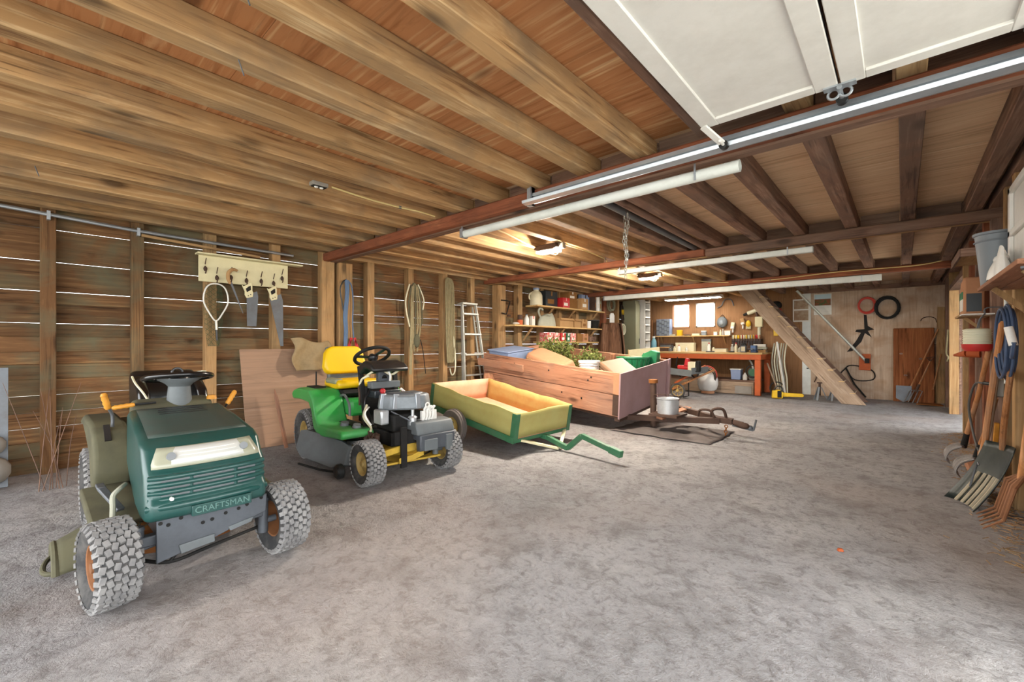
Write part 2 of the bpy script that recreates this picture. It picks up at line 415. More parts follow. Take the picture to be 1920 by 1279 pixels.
def fz(x, y):
    z = .010 * mn.noise((x * .9, y * .9, 0)) + .006 * mn.noise((x * 3.1, y * 3.1, 3)) - .012
    z += .035 * max(0, min(1, (-5.45 - x) / .5)) * (.6 + .5 * mn.noise((x * 2, y * 2, 7)))
    if y > 3: z += .03 * max(0, min(1, (x - .35) / .3)) * (.7 + .5 * mn.noise((x * 4, y * 4, 9)))
    return z
b.grid(lambda i, j: (FX0 + (FX1 - FX0) * i, FY0 + (FY1 - FY0) * j, fz(FX0 + (FX1 - FX0) * i, FY0 + (FY1 - FY0) * j)), nx, ny)
fl = b.build('floor', 'sand', None, smooth=True); fl['kind'] = 'structure'
# unseen gravel ground outside, kept pale to bounce light onto the ceiling
m = N('yard').set(.95, 0, .1); v = m.coord(); n1 = m.noise(v, .8, 5, .6)
m.col(m.ramp(n1, [(.35, srgb('b3b0a0')), (.6, srgb('c9c5b8'))]))
b = B(); b.b2((-30, -30, -.5), (30, 42, -.06)); o = b.build('ground', 'yard'); o['kind'] = 'structure'

# ================================================================ WALL LEFT: planks with light gaps, studs
XB, XS = -5.97, -5.85
wl = struct('wall_left')
def planks(parent, x0, x1, ya, yb, edges, mat):
    for (za, ga), (zb, gb) in zip(edges[:-1], edges[1:]):
        dx = random.uniform(-.004, .004); ga = ga * .36 if ga > .0025 else -.004; gb = gb * .36 if gb > .0025 else 0
        B().b2((x0 + dx, ya, za + ga / 2), (x1 + dx, yb, zb - gb / 2)).build('plank', mat, parent, bevel=.007, seg=1)
E1 = [(-.1, 0), (.158, .001), (.288, .001), (.419, .006), (.562, .005), (.721, .006), (.87, .001), (1.011, .001), (1.127, .001), (1.27, .002), (1.394, .006), (1.578, .002), (1.693, .010), (1.973, .012), (2.279, .010), (2.62, 0)]
E2 = [(-.1, 0), (.16, .001), (.33, .005), (.52, .001), (.79, .006), (1.03, .005), (1.27, .001), (1.52, .004), (1.63, .005), (1.90, .008), (2.16, .008), (2.62, 0)]
E3 = [(-.1, 0), (.18, .001), (.42, .004), (.66, .001), (.92, .005), (1.20, .005), (1.46, .006), (1.74, .001), (1.99, .007), (2.28, .007), (2.62, 0)]
planks(wl, XB - .03, XB, -2.75, .15, E1, 'wood_wall_y')
planks(wl, XB - .03, XB, .15, 2.86, E1, 'wood_wall_y')
planks(wl, XB - .03, XB, 2.86, 6.2, E2, 'wood_wall_y')
planks(wl, XB - .03, XB, 6.2, 10.3, E3, 'wood_wall_y')
planks(wl, XB - .03, XB, 10.3, 12.6, E2, 'wood_wall_y')
for y in (-1.85, -1.2, -.55): B().b2((XB, y, -.1), (XS, y + .1, 2.5)).build('stud', 'wood_wall_z', wl, bevel=.004, seg=1)
for i, (ya, yb, mt) in enumerate([(.097, .2, 'wood_wall_z'), (.731, .83, 'wood_wall_z'), (1.361, 1.47, 'wood_stud_z'), (2.06, 2.16, 'wood_stud_z'), (2.68, 2.86, 'wood_stud_z'), (3.36, 3.47, 'wood_stud_z'),
        (4.075, 4.175, 'wood_stud_z'), (4.77, 4.87, 'wood_stud_z'), (5.42, 5.52, 'wood_stud_z'), (6.72, 6.86, 'wood_stud_z'), (7.47, 7.58, 'wood_stud_z'),
        (8.15, 8.26, 'wood_stud_z'), (8.85, 8.96, 'wood_stud_z'), (9.5, 9.61, 'wood_stud_z'), (10.15, 10.3, 'wood_red_z'), (10.9, 11.0, 'wood_stud_z')]):
    B().b2((XB, ya, -.1), (XS + random.uniform(-.008, .008), yb, 2.5)).build('stud', mt, wl, bevel=.004, seg=1)
B().b2((XB, 2.9, -.05), (-5.80, 3.10, 2.33)).build('post', 'wood_stud_z', wl, bevel=.006)
B().b2((XB, 6.09, -.05), (-5.80, 6.3, 2.345)).build('post', 'wood_stud_z', wl, bevel=.006)
B().b2((XB, -2.75, 2.49), (XS + .02, 2.78, 2.57)).build('top_plate', 'wood_stud_y', wl, bevel=.004)
B().b2((XB, 2.9, 2.40), (XS + .01, 12.5, 2.50)).build('top_plate', 'wood_joist_y', wl, bevel=.004)

# ================================================================ CEILING: plywood, joists, beams
ce = struct('ceiling')
ZP, ZJ = 2.57, 2.435
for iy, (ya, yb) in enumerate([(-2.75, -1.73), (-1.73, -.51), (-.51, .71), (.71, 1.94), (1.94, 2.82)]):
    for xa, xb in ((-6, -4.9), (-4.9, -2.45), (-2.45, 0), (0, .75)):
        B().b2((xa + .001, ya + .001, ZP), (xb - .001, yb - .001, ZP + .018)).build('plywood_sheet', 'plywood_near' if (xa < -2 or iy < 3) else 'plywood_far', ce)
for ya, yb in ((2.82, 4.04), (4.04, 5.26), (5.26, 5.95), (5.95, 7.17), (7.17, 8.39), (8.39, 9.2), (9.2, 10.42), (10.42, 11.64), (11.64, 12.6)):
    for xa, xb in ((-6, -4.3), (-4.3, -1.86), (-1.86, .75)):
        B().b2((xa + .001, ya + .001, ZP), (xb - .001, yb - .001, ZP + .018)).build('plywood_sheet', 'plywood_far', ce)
def joist(xr, ya, yb, mat, w=.11, h=None):
    h = h or (ZP - ZJ)
    j = random.uniform(-.006, .006)
    B().b2((xr - w + j, ya, ZP - h), (xr + j, yb, ZP)).build('joist', mat, ce, bevel=.005, seg=1)
X1 = [-1.233, -1.67, -2.13, -2.588, -3.04, -3.45, -3.89, -4.335, -4.81, -5.26, -5.70]
for x in X1: joist(x, -2.7, 2.86, 'wood_joist_y')
joist(-.86, -2.7, 2.70, 'wood_dark_y', .05)
for x in (-.36, .08, .52): joist(x, -2.7, 2.86, 'wood_joist_y')
X2 = [.54, .096, -.344, -.807, -1.231, -1.664, -2.13, -2.57, -3.05, -3.45, -3.88, -4.32, -4.76, -5.2, -5.65]
for i, x in enumerate(X2):
    joist(x, 2.87, 6.0, 'wood_joist_y' if x < -2.3 else 'wood_dark_y')
    joist(x, 6.01, 9.28, 'wood_joist_y' if x < -2.3 else 'wood_dark_y')
    joist(x, 9.29, 12.45, 'wood_joist_y' if x < -2.8 else 'wood_dark_y')
B().cyl((-1.86, 3.2, 2.47), (-1.9, 5.86, 2.45), .035, n=12).build('pole', 'wood_dark_y', ce, smooth=True)
B().cyl((-1.98, 3.2, 2.47), (-2.03, 5.86, 2.46), .035, n=12).build('pole', 'steel_gray', ce, smooth=True)
def blocks(xs, y0, y1, mat):
    xs = sorted(xs)
    for a, bb in zip(xs[:-1], xs[1:]):
        B().b2((a + .008, y0, ZJ + .0), (bb - .118, y1, ZP)).build('blocking', mat, ce)
blocks(X1 + [-.36, .08, .52], 2.86, 2.9, 'wood_dark_x')
blocks(X2, 6.0, 6.03, 'wood_dark_x'); blocks(X2, 9.27, 9.3, 'wood_dark_x')
def beam(xa, xb, y0, y1, z0, z1, mat): B().b2((xa, y0, z0), (xb, y1, z1)).build('beam', mat, ce, bevel=.012, seg=1)
beam(-5.96, .72, 2.70, 2.79, 2.325, 2.43, 'wood_red_x'); beam(-5.96, .72, 2.795, 2.90, 2.322, 2.43, 'wood_dark_x')
beam(-5.96, -1.9, 5.84, 5.93, 2.34, 2.432, 'wood_red_x'); beam(-1.895, .72, 5.845, 5.93, 2.33, 2.432, 'wood_dark_x'); beam(-5.96, .72, 5.935, 6.02, 2.335, 2.432, 'wood_stud_x')
beam(-5.96, .72, 9.12, 9.2, 2.335, 2.432, 'wood_red_x'); beam(-5.96, .72, 9.205, 9.28, 2.335, 2.432, 'wood_dark_x')
# unseen roof deck added over the plywood to keep the light out
rf = B().b2((-6.3, -2.8, 2.60), (1.9, 12.8, 2.66)).build('roof', 'wood_dark_y'); rf['kind'] = 'structure'

# ================================================================ WALL BACK
YB = 12.45
wb = struct('wall_back')
def wall_hole(xa, xb, za, zb, y0, y1, holes, name, mat, parent):
    """boards round rectangular holes (x0,x1,z0,z1) that share one z range"""
    x = xa; z0, z1 = holes[0][2], holes[0][3]
    B().b2((xa, y0, za), (xb, y1, z0)).build(name, mat, parent); B().b2((xa, y0, z1), (xb, y1, zb)).build(name, mat, parent)
    for h in holes:
        B().b2((x, y0, z0), (h[0], y1, z1)).build(name, mat, parent); x = h[1]
    B().b2((x, y0, z0), (xb, y1, z1)).build(name, mat, parent)
wall_hole(-6, -1.76, -.1, 2.6, YB, YB + .03, [(-4.93, -4.44, 1.665, 2.33), (-4.27, -3.77, 1.665, 2.33)], 'hardboard_panel', 'hardboard', wb)
for a, bb in ((-1.762, -.47), (-.4695, .75)):
    B().b2((a, YB, -.1), (bb, YB + .02, 2.6)).build('plywood_panel', 'plywood_wall', wb)
B().b2((-1.75, YB - .04, 2.40), (.72, YB, 2.5)).build('header', 'wood_dark_x', wb, bevel=.004)
B().b2((-1.79, YB - .012, 0), (-1.62, YB, 2.4)).build('batten', 'white_tube', wb)
for i, (xa, xb) in enumerate(((-4.93, -4.44), (-4.27, -3.77))):
    w = struct('window_%d' % (i + 1))
    f = B()
    f.b2((xa, YB - .02, 1.665), (xa + .035, YB + .05, 2.33)); f.b2((xb - .025, YB - .02, 1.665), (xb, YB + .05, 2.33))
    f.b2((xa, YB - .02, 1.665), (xb, YB + .05, 1.69)); f.b2((xa, YB - .02, 2.305), (xb, YB + .05, 2.33))
    f.build('window_frame', 'cart_pink' if i == 0 else 'white_paint', w)
    B().b2((xa + .03, YB + .015, 1.685), (xb - .02, YB + .02, 2.31)).build('pane', 'window_glass', w)

# ================================================================ WALL RIGHT: studs and boards beyond the open door, doorway further on
wr = struct('wall_right')
XR, XRB = .60, .72
ER = [(-.1, 0), (.22, .002), (.5, .002), (.78, .002), (1.06, .001), (1.34, .002), (1.62, .002), (1.9, .002), (2.18, .001), (2.62, 0)]
planks(wr, XRB, XRB + .03, 2.75, 8.42, ER, 'wood_dark_y')
for za, zb in ((-.1, .1), (.1, .4)): pass
planks(wr, XRB, XRB + .03, 10.62, 12.6, ER, 'wood_dark_y')
for y, mt in ((2.75, 'wood_dark_z'), (3.4, 'wood_dark_z'), (4.22, 'wood_stud_z'), (4.74, 'wood_stud_z'), (5.12, 'wood_stud_z'), (5.85, 'wood_dark_z'), (6.35, 'wood_red_z'), (6.95, 'wood_dark_z'), (7.55, 'wood_red_z'), (8.28, 'wood_stud_z'), (10.62, 'wood_stud_z'), (11.5, 'wood_dark_z')):
    B().b2((XR, y, -.06), (XRB, y + .1, 2.44)).build('stud', mt, wr, bevel=.004, seg=1)
B().b2((XR - .01, 2.7, 2.43), (XRB, 12.5, 2.52)).build('top_plate', 'wood_dark_y', wr)
# boards added behind the doorway to darken it and cut direct daylight
lt = struct('shade_boards')
B().b2((1.7, 10.2, -.1), (1.75, 10.9, 2.6)).build('board', 'wood_dark_z', lt)
B().b2((.75, 10.8, -.1), (1.75, 10.85, 2.6)).build('board', 'wood_dark_z', lt)
B().b2((XR, 8.38, 2.12), (XRB, 10.62, 2.2)).build('lintel', 'wood_dark_y', wr); B().b2((XRB, 8.42, 2.15), (XRB + .03, 10.62, 2.6)).build('plank', 'wood_dark_y', wr)
# ================================================================ WHEEL builder (axis = local y)
def wheel(parent, name, loc, r, w, rim_r, rim_mat, tyre_mat='rubber', tread=True, yaw=0, outer=-1, rows=5, hub='cap', tread_mat='rubber_tread', camber=0):
    h = w / 2
    e = bpy.data.objects.new(name, None); COL.objects.link(e); e.parent = parent; e.location = loc; e.rotation_euler = (camber, 0, yaw); e.empty_display_size = .05
    prof = [(rim_r, -h * .72), (rim_r + .015, -h * .86), (r * .80, -h), (r * .93, -h * .93), (r * .975, -h * .72), (r * .985, 0), (r * .975, h * .72), (r * .93, h * .93), (r * .80, h), (rim_r + .015, h * .86), (rim_r, h * .72)]
    B().lathe(prof, 'y', 36, closed=True).build('tyre', tyre_mat, e, smooth=True)
    if tread:
        t = B(); n = max(18, int(2 * math.pi * r / .042))
        for k in range(rows):
            y = (-.5 + (k + .5) / rows) * w * .92; drop = (abs(y) / h) ** 3 * .05 * r
            for i in range(n):
                a = 2 * math.pi * (i + (k % 2) * .5) / n
                sk = .28 if k % 2 else -.28
                rr = r * .985 - drop
                t.at((rr * math.sin(a), y, rr * math.cos(a)), (0, a, 0)).box((0, 0, .002), (2 * math.pi * r / n * .80, w / rows * .90, .014), (0, 0, sk), .86)
        for sgn in (-1, 1):
            for i in range(n):
                a = 2 * math.pi * (i + .25) / n; rr = r * .93
                t.at((rr * math.sin(a), sgn * h * .93, rr * math.cos(a)), (sgn * -.9, a, 0)).box((0, 0, 0), (2 * math.pi * r / n * .5, .03, .008))
        t.at(); t.build('tread', tread_mat, e)
    o = outer
    rim = B(); rim.lathe([(rim_r + .004, -h * .74), (rim_r - .006, -h * .70), (rim_r * .86, -h * .45), (rim_r * .8, o * h * .30), (rim_r * .42, o * h * .36), (rim_r * .3, o * h * .62), (.012, o * h * .64)], 'y', 28)
    rim.lathe([(rim_r + .004, h * .74), (rim_r - .006, h * .70), (rim_r * .86, h * .45), (rim_r * .8, o * h * .30)], 'y', 28)
    rim.build('rim', rim_mat, e, smooth=True)
    B().cyl((0, o * h * .6, 0), (0, o * h * .78, 0), .028, .022, 12).build('hub_cap', 'black_matte' if hub == 'dark' else rim_mat, e, smooth=True)
    return e

# ================================================================ DARK GREEN LAWN TRACTOR (faces +X), origin under the front axle
T = thing('lawn_tractor', 'dusty dark green riding mower with black seat and white headlight band', 'riding mower', (-2.72, .635, 0))
wheel(T, 'front_wheel', (0, -.375, .193), .193, .16, .1, 'rim_rust', yaw=R(7), outer=-1, rows=6)
wheel(T, 'front_wheel', (0, .375, .193), .193, .16, .1, 'rim_rust', yaw=R(5), outer=1, rows=6)
wheel(T, 'rear_wheel', (-1.30, -.29, .255), .255, .18, .12, 'rim_rust', outer=-1, rows=6)
wheel(T, 'rear_wheel', (-1.30, .29, .255), .255, .18, .12, 'rim_rust', outer=1, rows=6)
a = B(); a.bar((0, -.27, .25), (0, .27, .25), .05, .05); a.bar((0, -.27, .22), (0, -.1, .25), .03, .03)
a.build('front_axle', 'dark_plate', T, bevel=.006)
for sg in (-1, 1):
    s = B(); s.cyl((0, sg * .275, .13), (0, sg * .275, .31), .026, n=14); s.cyl((0, sg * .275, .31), (0, sg * .275, .325), .03, .024); s.cyl((0, sg * .275, .193), (0, sg * .34, .193), .018)
    s.build('spindle', 'dark_plate', T, smooth=True)
t = B(); t.tube([(-.06, -.27, .15), (.05, -.16, .135), (.02, .0, .14), (-.04, .26, .15)], .009, sub=4); t.tube([(.05, -.16, .135), (.03, -.06, .25)], .008); t.build('tie_rod', 'black_matte', T, smooth=True)
# frame plate under the bumper with punched holes
p = B(); p.prism([(-.215, .355), (.27, .365), (.265, .27), (.1, .225), (.02, .2), (-.1, .175), (-.215, .15)], .055, .075, 'yz'); p.build('front_plate', 'dark_plate', T, bevel=.004)
for y, z in ((-.17, .325), (-.12, .345), (-.03, .295), (.01, .3), (.07, .315), (.13, .322), (.17, .332), (.24, .35), (-.2, .34)):
    B().cyl((.074, y, z), (.0775, y, z), .009, n=10).build('bolt_hole', 'black_matte', T)
q = B(); q.prism([(-.13, .215), (.02, .225), (.02, .185), (-.12, .17)], .075, .085, 'yz'); q.prism([(.08, .24), (.2, .26), (.19, .235), (.09, .215)], .075, .083, 'yz'); q.build('plate_flange', 'gray_plastic', T, bevel=.003)
B().b2((-.75, -.2, .24), (.05, .2, .34)).build('chassis', 'dark_plate', T, bevel=.01)
# hood: side profile prism, rounded
prof = [(.105, .36), (.125, .385), (.122, .44), (.095, .47), (.085, .575), (.055, .60), (-.005, .685), (-.07, .715), (-.35, .77), (-.62, .815), (-.68, .80), (-.70, .50), (-.45, .42), (-.2, .37), (0, .355)]
hd = B(); n = len(prof)
cols = [(-.262, .93, -.012), (-.24, 1, 0), (-.12, 1, .012), (0, 1, .017), (.12, 1, .012), (.24, 1, 0), (.262, .93, -.012)]
for y, k, dx in cols:
    for x, z in prof: hd.v.append((-.3 + (x + .3) * (k if x > -.3 else 1) + (dx if x > -.1 else 0), y * (1 - .12 * max(0, min(1, (-x - .1) / .6))), .56 + (z - .56) * (k if z > .5 else .99)))
for i in range(len(cols) - 1):
    for j in range(n): hd.f.append((i * n + j, i * n + (j + 1) % n, (i + 1) * n + (j + 1) % n, (i + 1) * n + j))
hd.f.append(tuple(range(n))); hd.f.append(tuple(range(n * (len(cols) - 1), n * len(cols))))
hd.build('hood', 'green_mower', T, bevel=.014, seg=3)
# dust settled top deck with a scooped vent
tp = B()
for k, x in enumerate((-.47, -.505, -.54, -.575)): tp.box((x, .0, .793 + .0065 * k), (.016, .24 - .008 * k, .006), (0, R(10), 0))
tp.build('hood_vent', 'black_plastic', T, bevel=.002)
tp = B(); tp.grid(lambda u, v: (-.60 + .52 * u, (-.225 + .45 * v), .8185 - .185 * u + .05 * u * u * 0 - (.022 * max(0, abs(v - .5) * 2 - .75) * 3) + (-.006 if u > .9 else 0)), 8, 8)
tp = B()
def ztop(x):
    pts = [(-.62, .815), (-.35, .77), (-.07, .715), (-.005, .685)]
    for (xa, za), (xb, zb) in zip(pts[:-1], pts[1:]):
        if x <= xb: return za + (zb - za) * (x - xa) / (xb - xa)
    return .68
tp.prism([(-.6, -.2), (-.09, -.225), (-.09, .225), (-.6, .2)], 0, 1, 'xy'); tp = B()
tp.grid(lambda u, v: (-.60 + .50 * u, (-.2 - .02 * u) * (1 - 2 * v), ztop(-.60 + .50 * u) + .0035), 10, 4)
tp.build('hood_top', 'green_mower_dusty', T, smooth=True, solid=.004)
# headlight band on the slanted nose
sl = math.atan2(.685 - .60, -.005 - .055)
def nose(u, v, off):   # u across -1..1, v up 0..1 on the slanted face
    x = .058 - .058 * v; z = .598 + .085 * v; bow = .016 * (1 - u * u)
    return (x + bow + off * .82, u, z + off * .57)
hl = B(); 
def lens_pt(i, j, off, hw, v0, v1):
    u = -1 + 2 * i; vv = v0 + (v1 - v0) * j; shrink = 1 - .16 * max(0, j - .2)
    y = hw * u * shrink; x = .060 - .060 * vv; z = .592 + .088 * vv
    return (x + .016 * (1 - u * u) + off * .82 - .012 * abs(u) ** 6, y, z + off * .57)
hl.grid(lambda i, j: lens_pt(i, j, .010, .232, .0, 1.0), 16, 4); hl.build('headlight_lens', 'lens', T, smooth=True, solid=.012)
hl = B(); hl.grid(lambda i, j: lens_pt(i, j, .0175, .205, .12, .95), 12, 3); hl.build('headlight_reflector', 'reflector', T, smooth=True, solid=.003)
for k in range(3):
    g = B(); g.tube([lens_pt(i / 8, .25 + .22 * k, .0195, .18, .12, .95) for i in range(9)], .0022, 6); g.build('reflector_rib', 'white_plastic', T, smooth=True)
for y in (-.155, .16):
    B().cyl((.046, y, .645), (.060, y, .6535), .019, n=18).build('headlight_bulb', 'lens_bulb', T, smooth=True)
# grille bars
for k, z in enumerate((.562, .527, .492, .457)):
    g = B(); wd = .247
    for i in range(9):
        u = -1 + i / 4
        pass
    g.tube([(.098 + .017 * (1 - (i / 5 - 1) ** 2) - .02 * abs(i / 5 - 1) ** 8, wd * (i / 5 - 1), z) for i in range(11)], .0125, 10)
    g.build('grille_bar', 'green_mower', T, smooth=True)
for k, z in enumerate((.545, .510, .475)):
    g = B(); g.tube([(.094 + .017 * (1 - u * u), .20 * u - .0, z) for u in (-1, -.5, 0, .5, 1)], .0085, 8); g.build('grille_slot', 'gray_plastic', T, smooth=True)
    for y in (-.085, .105):
        B().cyl((.105, y, z - .014), (.105, y, z + .014), .013, n=10).build('grille_post', 'green_mower', T, smooth=True)
bp = B(); bp.tube([(.118 + .012 * (1 - (i / 5 - 1) ** 2) - .03 * abs(i / 5 - 1) ** 6, .255 * (i / 5 - 1), .425) for i in range(11)], .017, 10); bp.build('bumper_ridge', 'green_mower', T, smooth=True)
B().b2((.118, -.09, .360), (.149, .17, .412)).build('name_plate', 'green_mower', T, bevel=.003)
text_mesh('lettering', 'CRAFTSMAN', .042, 'green_letters', T, (.150, .04, .386), (R(90), 0, R(90)), .003)
for y, z, s_ in ((-.165, .46, .009), (-.155, .404, .011), (-.165, .408, .006), (-.045, .412, .005)): B().cyl((.108, y, z), (.127, y, z), s_, n=8).build('paint_chip', 'white_plastic', T)
# dash, steering column, steering wheel
d = B(); d.prism([(-.64, .78), (-.70, .84), (-.83, .86), (-.88, .80), (-.86, .45), (-.66, .45)], -.2, .2); d.build('dashboard', 'olive_plastic', T, bevel=.03, seg=3)
d = B(); d.lathe([(.07, .80), (.065, .86), (.058, .93), (.075, .95), (.115, .975), (.12, .985)], 'z', 20, (-.74, .03, 0)); d.build('steering_column', 'gray_plastic', T, smooth=True)
sw = bpy.data.objects.new('steering_wheel', None); COL.objects.link(sw); sw.parent = T; sw.location = (-.76, .03, .985); sw.rotation_euler = (0, R(-9), 0)
B().torus((0, 0, 0), .175, .017, 'z', 36, 10).build('rim', 'vinyl_black', sw, smooth=True)
k = B(); k.lathe([(.0, .012), (.055, .008), (.065, -.02), (.05, -.04)], 'z', 16)
for a_ in (90, 210, 330): k.bar((0, 0, -.006), (.17 * math.cos(R(a_)), .17 * math.sin(R(a_)), 0), .045, .014)
k.build('spokes', 'black_plastic', sw, bevel=.004)
B().torus((-.03, .0, .035), .028, .007, 'x', 16, 6).build('key_ring', 'black_plastic', sw, smooth=True)
B().box((.1, .1, .022), (.05, .03, .006), (0, 0, .5)).build('torn_tape', 'cream_plastic', sw)
# levers with orange grips
def lever(path, rod, grip, r=.014, rods=('black_plastic', 'orange_grip')):
    e = B().tube(path, rod, 8, sub=3).build('lever', rods[0], T, smooth=True)
    p0, p1 = Vector(grip[0]), Vector(grip[1]); d_ = (p1 - p0)
    g = B(); rr = [r * .7, r, r * .85, r * 1.05, r * .85, r * 1.05, r * .85, r, r * .6]
    g.tube([p0 + d_ * i / 8 for i in range(9)], rr, 10); gg = g.build('grip', rods[1], e, smooth=True); return e
lever([(-.66, -.1, .845), (-.68, -.2, .84)], .007, ((-.68, -.195, .84), (-.70, -.295, .827)))
lever([(-.70, .26, .75), (-.72, .29, .79)], .007, ((-.72, .29, .79), (-.74, .345, .875)), .017)
B().cyl((-.72, .2, .835), (-.72, .2, .86), .032, .024, 14).build('throttle_knob', 'orange_grip', T, smooth=True)
# rear body / fenders with shift lever slot
for sg in (-1, 1):
    f = B(); f.prism([(-.86, .30), (-.80, .42), (-.83, .56), (-.92, .665), (-1.05, .70), (-1.5, .71), (-1.66, .67), (-1.66, .62), (-1.5, .63), (-1.3, .58), (-1.08, .5), (-.98, .32)], sg * .19, sg * .365); f.build('fender', 'olive_plastic', T, bevel=.03, seg=3)
B().b2((-1.6, -.2, .42), (-.9, .2, .66)).build('seat_pan', 'olive_plastic', T, bevel=.03)
B().box((-.915, -.295, .652), (.12, .03, .02), (0, R(44), 0)).build('shift_slot', 'tar', T)
lever([(-.98, -.265, .66), (-.975, -.265, .75), (-.96, -.285, .80)], .009, ((-.96, -.285, .795), (-.945, -.31, .895)), .019, ('steel_gray', 'orange_grip'))
for sg in (-1, 1):
    B().prism([(-.88, .30), (-.25, .27), (-.2, .30), (-.3, .325), (-.84, .36)], sg * .20, sg * .42).build('footrest', 'olive_plastic', T, bevel=.012)
b_ = B(); b_.bar((-.3, -.30, .34), (-.45, -.36, .43), .035, .018); b_.bar((-.45, -.36, .43), (-.55, -.36, .43), .035, .018); b_.build('brake_pedal', 'steel_gray', T, bevel=.004)
rp = B(); rp.tube([(-.22, -.34, .33), (-.26, -.335, .37), (-.3, -.33, .42), (-.33, -.30, .445), (-.42, -.27, .44)], .012, 8, sub=4); rp.build('rope_end', 'bag_gray', T, smooth=True)
# seat
s_ = B(); s_.prism([(-1.12, .66), (-1.08, .71), (-1.12, .76), (-1.48, .77), (-1.55, .71), (-1.5, .65)], -.12, .26); s_.build('seat_cushion', 'vinyl_black', T, bevel=.035, seg=3)
s_ = B(); s_.prism([(-1.40, .70), (-1.33, .76), (-1.36, .90), (-1.44, .995), (-1.52, 1.005), (-1.56, .95), (-1.52, .70)], -.12, .27); s_.build('seat_back', 'vinyl_black', T, bevel=.045, seg=3)
for sg in (-1, 1):
    s_ = B(); s_.prism([(-1.10, .70), (-1.06, .76), (-1.12, .88), (-1.3, .965), (-1.42, .97), (-1.42, .70)], sg * .13 + .075, sg * .20 + .075); s_.build('seat_bolster', 'vinyl_black', T, bevel=.03, seg=3)
B().tube([(-1.30, -.13, .97), (-1.16, -.13, .93), (-1.09, -.10, .87), (-1.05, -.07, .80)], .007, 6, sub=4).build('torn_piping', 'cream_plastic', T, smooth=True)
# mower deck and discharge chute
dk = B(); dk.lathe([(.0, .235), (.34, .235), (.40, .20), (.41, .09)], 'z', 32, (-.62, .0, 0)); dk.build('mower_deck', 'rust', T, smooth=True, solid=.01)
B().prism([(-.2, -.30), (.0, -.34), (.02, -.18), (-.2, -.12)], .225, .235, 'xy').build('deck_lip', 'rust', T)
g_ = B(); random.seed(3)
for i in range(90):
    x, y = random.uniform(-.5, -.16), random.uniform(-.36, -.12); g_.box((x, y, .245 + random.random() * .02), (.03, .006, .004), (random.random(), random.random(), random.random() * 6))
o = g_.build('grass_clippings', 'olive_plastic', T); o['kind'] = 'stuff'
def chute(u, v):
    ang = math.pi * (v * .95 + .02); ww = .20 - .03 * u
    return (-.62 + ww * math.cos(ang) * 1.0 + .02 * u, -.33 - .20 * u, .06 + (.17 - .06 * u) * math.sin(ang) - .03 * u)
c_ = B(); c_.grid(chute, 6, 14); c_.build('discharge_chute', 'olive_plastic', T, smooth=True, solid=.015)
B().tube([chute(1, v / 10) for v in range(11)], .016, 8, sub=2).build('chute_lip', 'olive_plastic', T, smooth=True)
B().tube([(-.46, -.36, .05), (-.50, -.54, .03), (-.62, -.57, .03), (-.76, -.52, .04), (-.80, -.36, .06)], .012, 8, sub=4).build('chute_rim', 'olive_plastic', T, smooth=True)

# ================================================================ GREEN AND YELLOW TRACTOR WITH BARE ENGINE (faces +X), origin under front axle
J = thing('lawn_tractor', 'green riding mower with yellow seat and its engine uncovered', 'riding mower', (-3.36, 2.34, 0), (0, 0, R(-4.5)))
wheel(J, 'front_wheel', (0, -.39, .19), .19, .16, .1, 'rim_yellow', yaw=R(1), outer=-1)
wheel(J, 'front_wheel', (0, .40, .19), .19, .16, .1, 'rim_yellow', yaw=R(1), outer=1)
wheel(J, 'rear_wheel', (-1.30, -.40, .255), .255, .21, .135, 'rim_yellow', outer=-1, rows=6)
wheel(J, 'rear_wheel', (-1.30, .40, .255), .255, .21, .135, 'rim_yellow', outer=1, rows=6)
a = B(); a.bar((0, -.30, .235), (0, -.05, .265), .06, .06); a.bar((0, .05, .265), (0, .30, .235), .06, .06); a.b2((-.03, -.06, .22), (.03, .06, .3)); a.build('front_axle', 'deck_yellow', J, bevel=.01)
for sg in (-1, 1):
    s = B(); s.cyl((0, sg * .29, .15), (0, sg * .29, .33), .028); s.cyl((0, sg * .29, .19), (0, sg * .36, .19), .018); s.build('spindle', 'gray_plastic', J, smooth=True)
B().tube([(-.08, -.28, .16), (.02, 0, .13), (-.08, .28, .16)], .009, sub=4).build('tie_rod', 'black_matte', J, smooth=True)
dk = B(); dk.lathe([(.0, .27), (.30, .27), (.37, .23), (.385, .09)], 'z', 30, (-.62, -.08, 0)); dk.lathe([(.0, .262), (.28, .262), (.34, .225), (.355, .09)], 'z', 30, (-.5, .18, 0)); dk.build('mower_deck', 'deck_yellow', J, smooth=True, solid=.012)
B().prism([(-.2, -.34), (.02, -.30), (.05, .32), (-.2, .34)], .13, .15, 'xy').build('deck_shelf', 'deck_yellow', J, bevel=.006)
B().prism([(-.13, .19), (-.0, .20), (.12, .24), (.12, .18), (-.0, .15), (-.13, .14)], .055, .07, 'yz').build('hitch_plate', 'deck_yellow', J, bevel=.004)
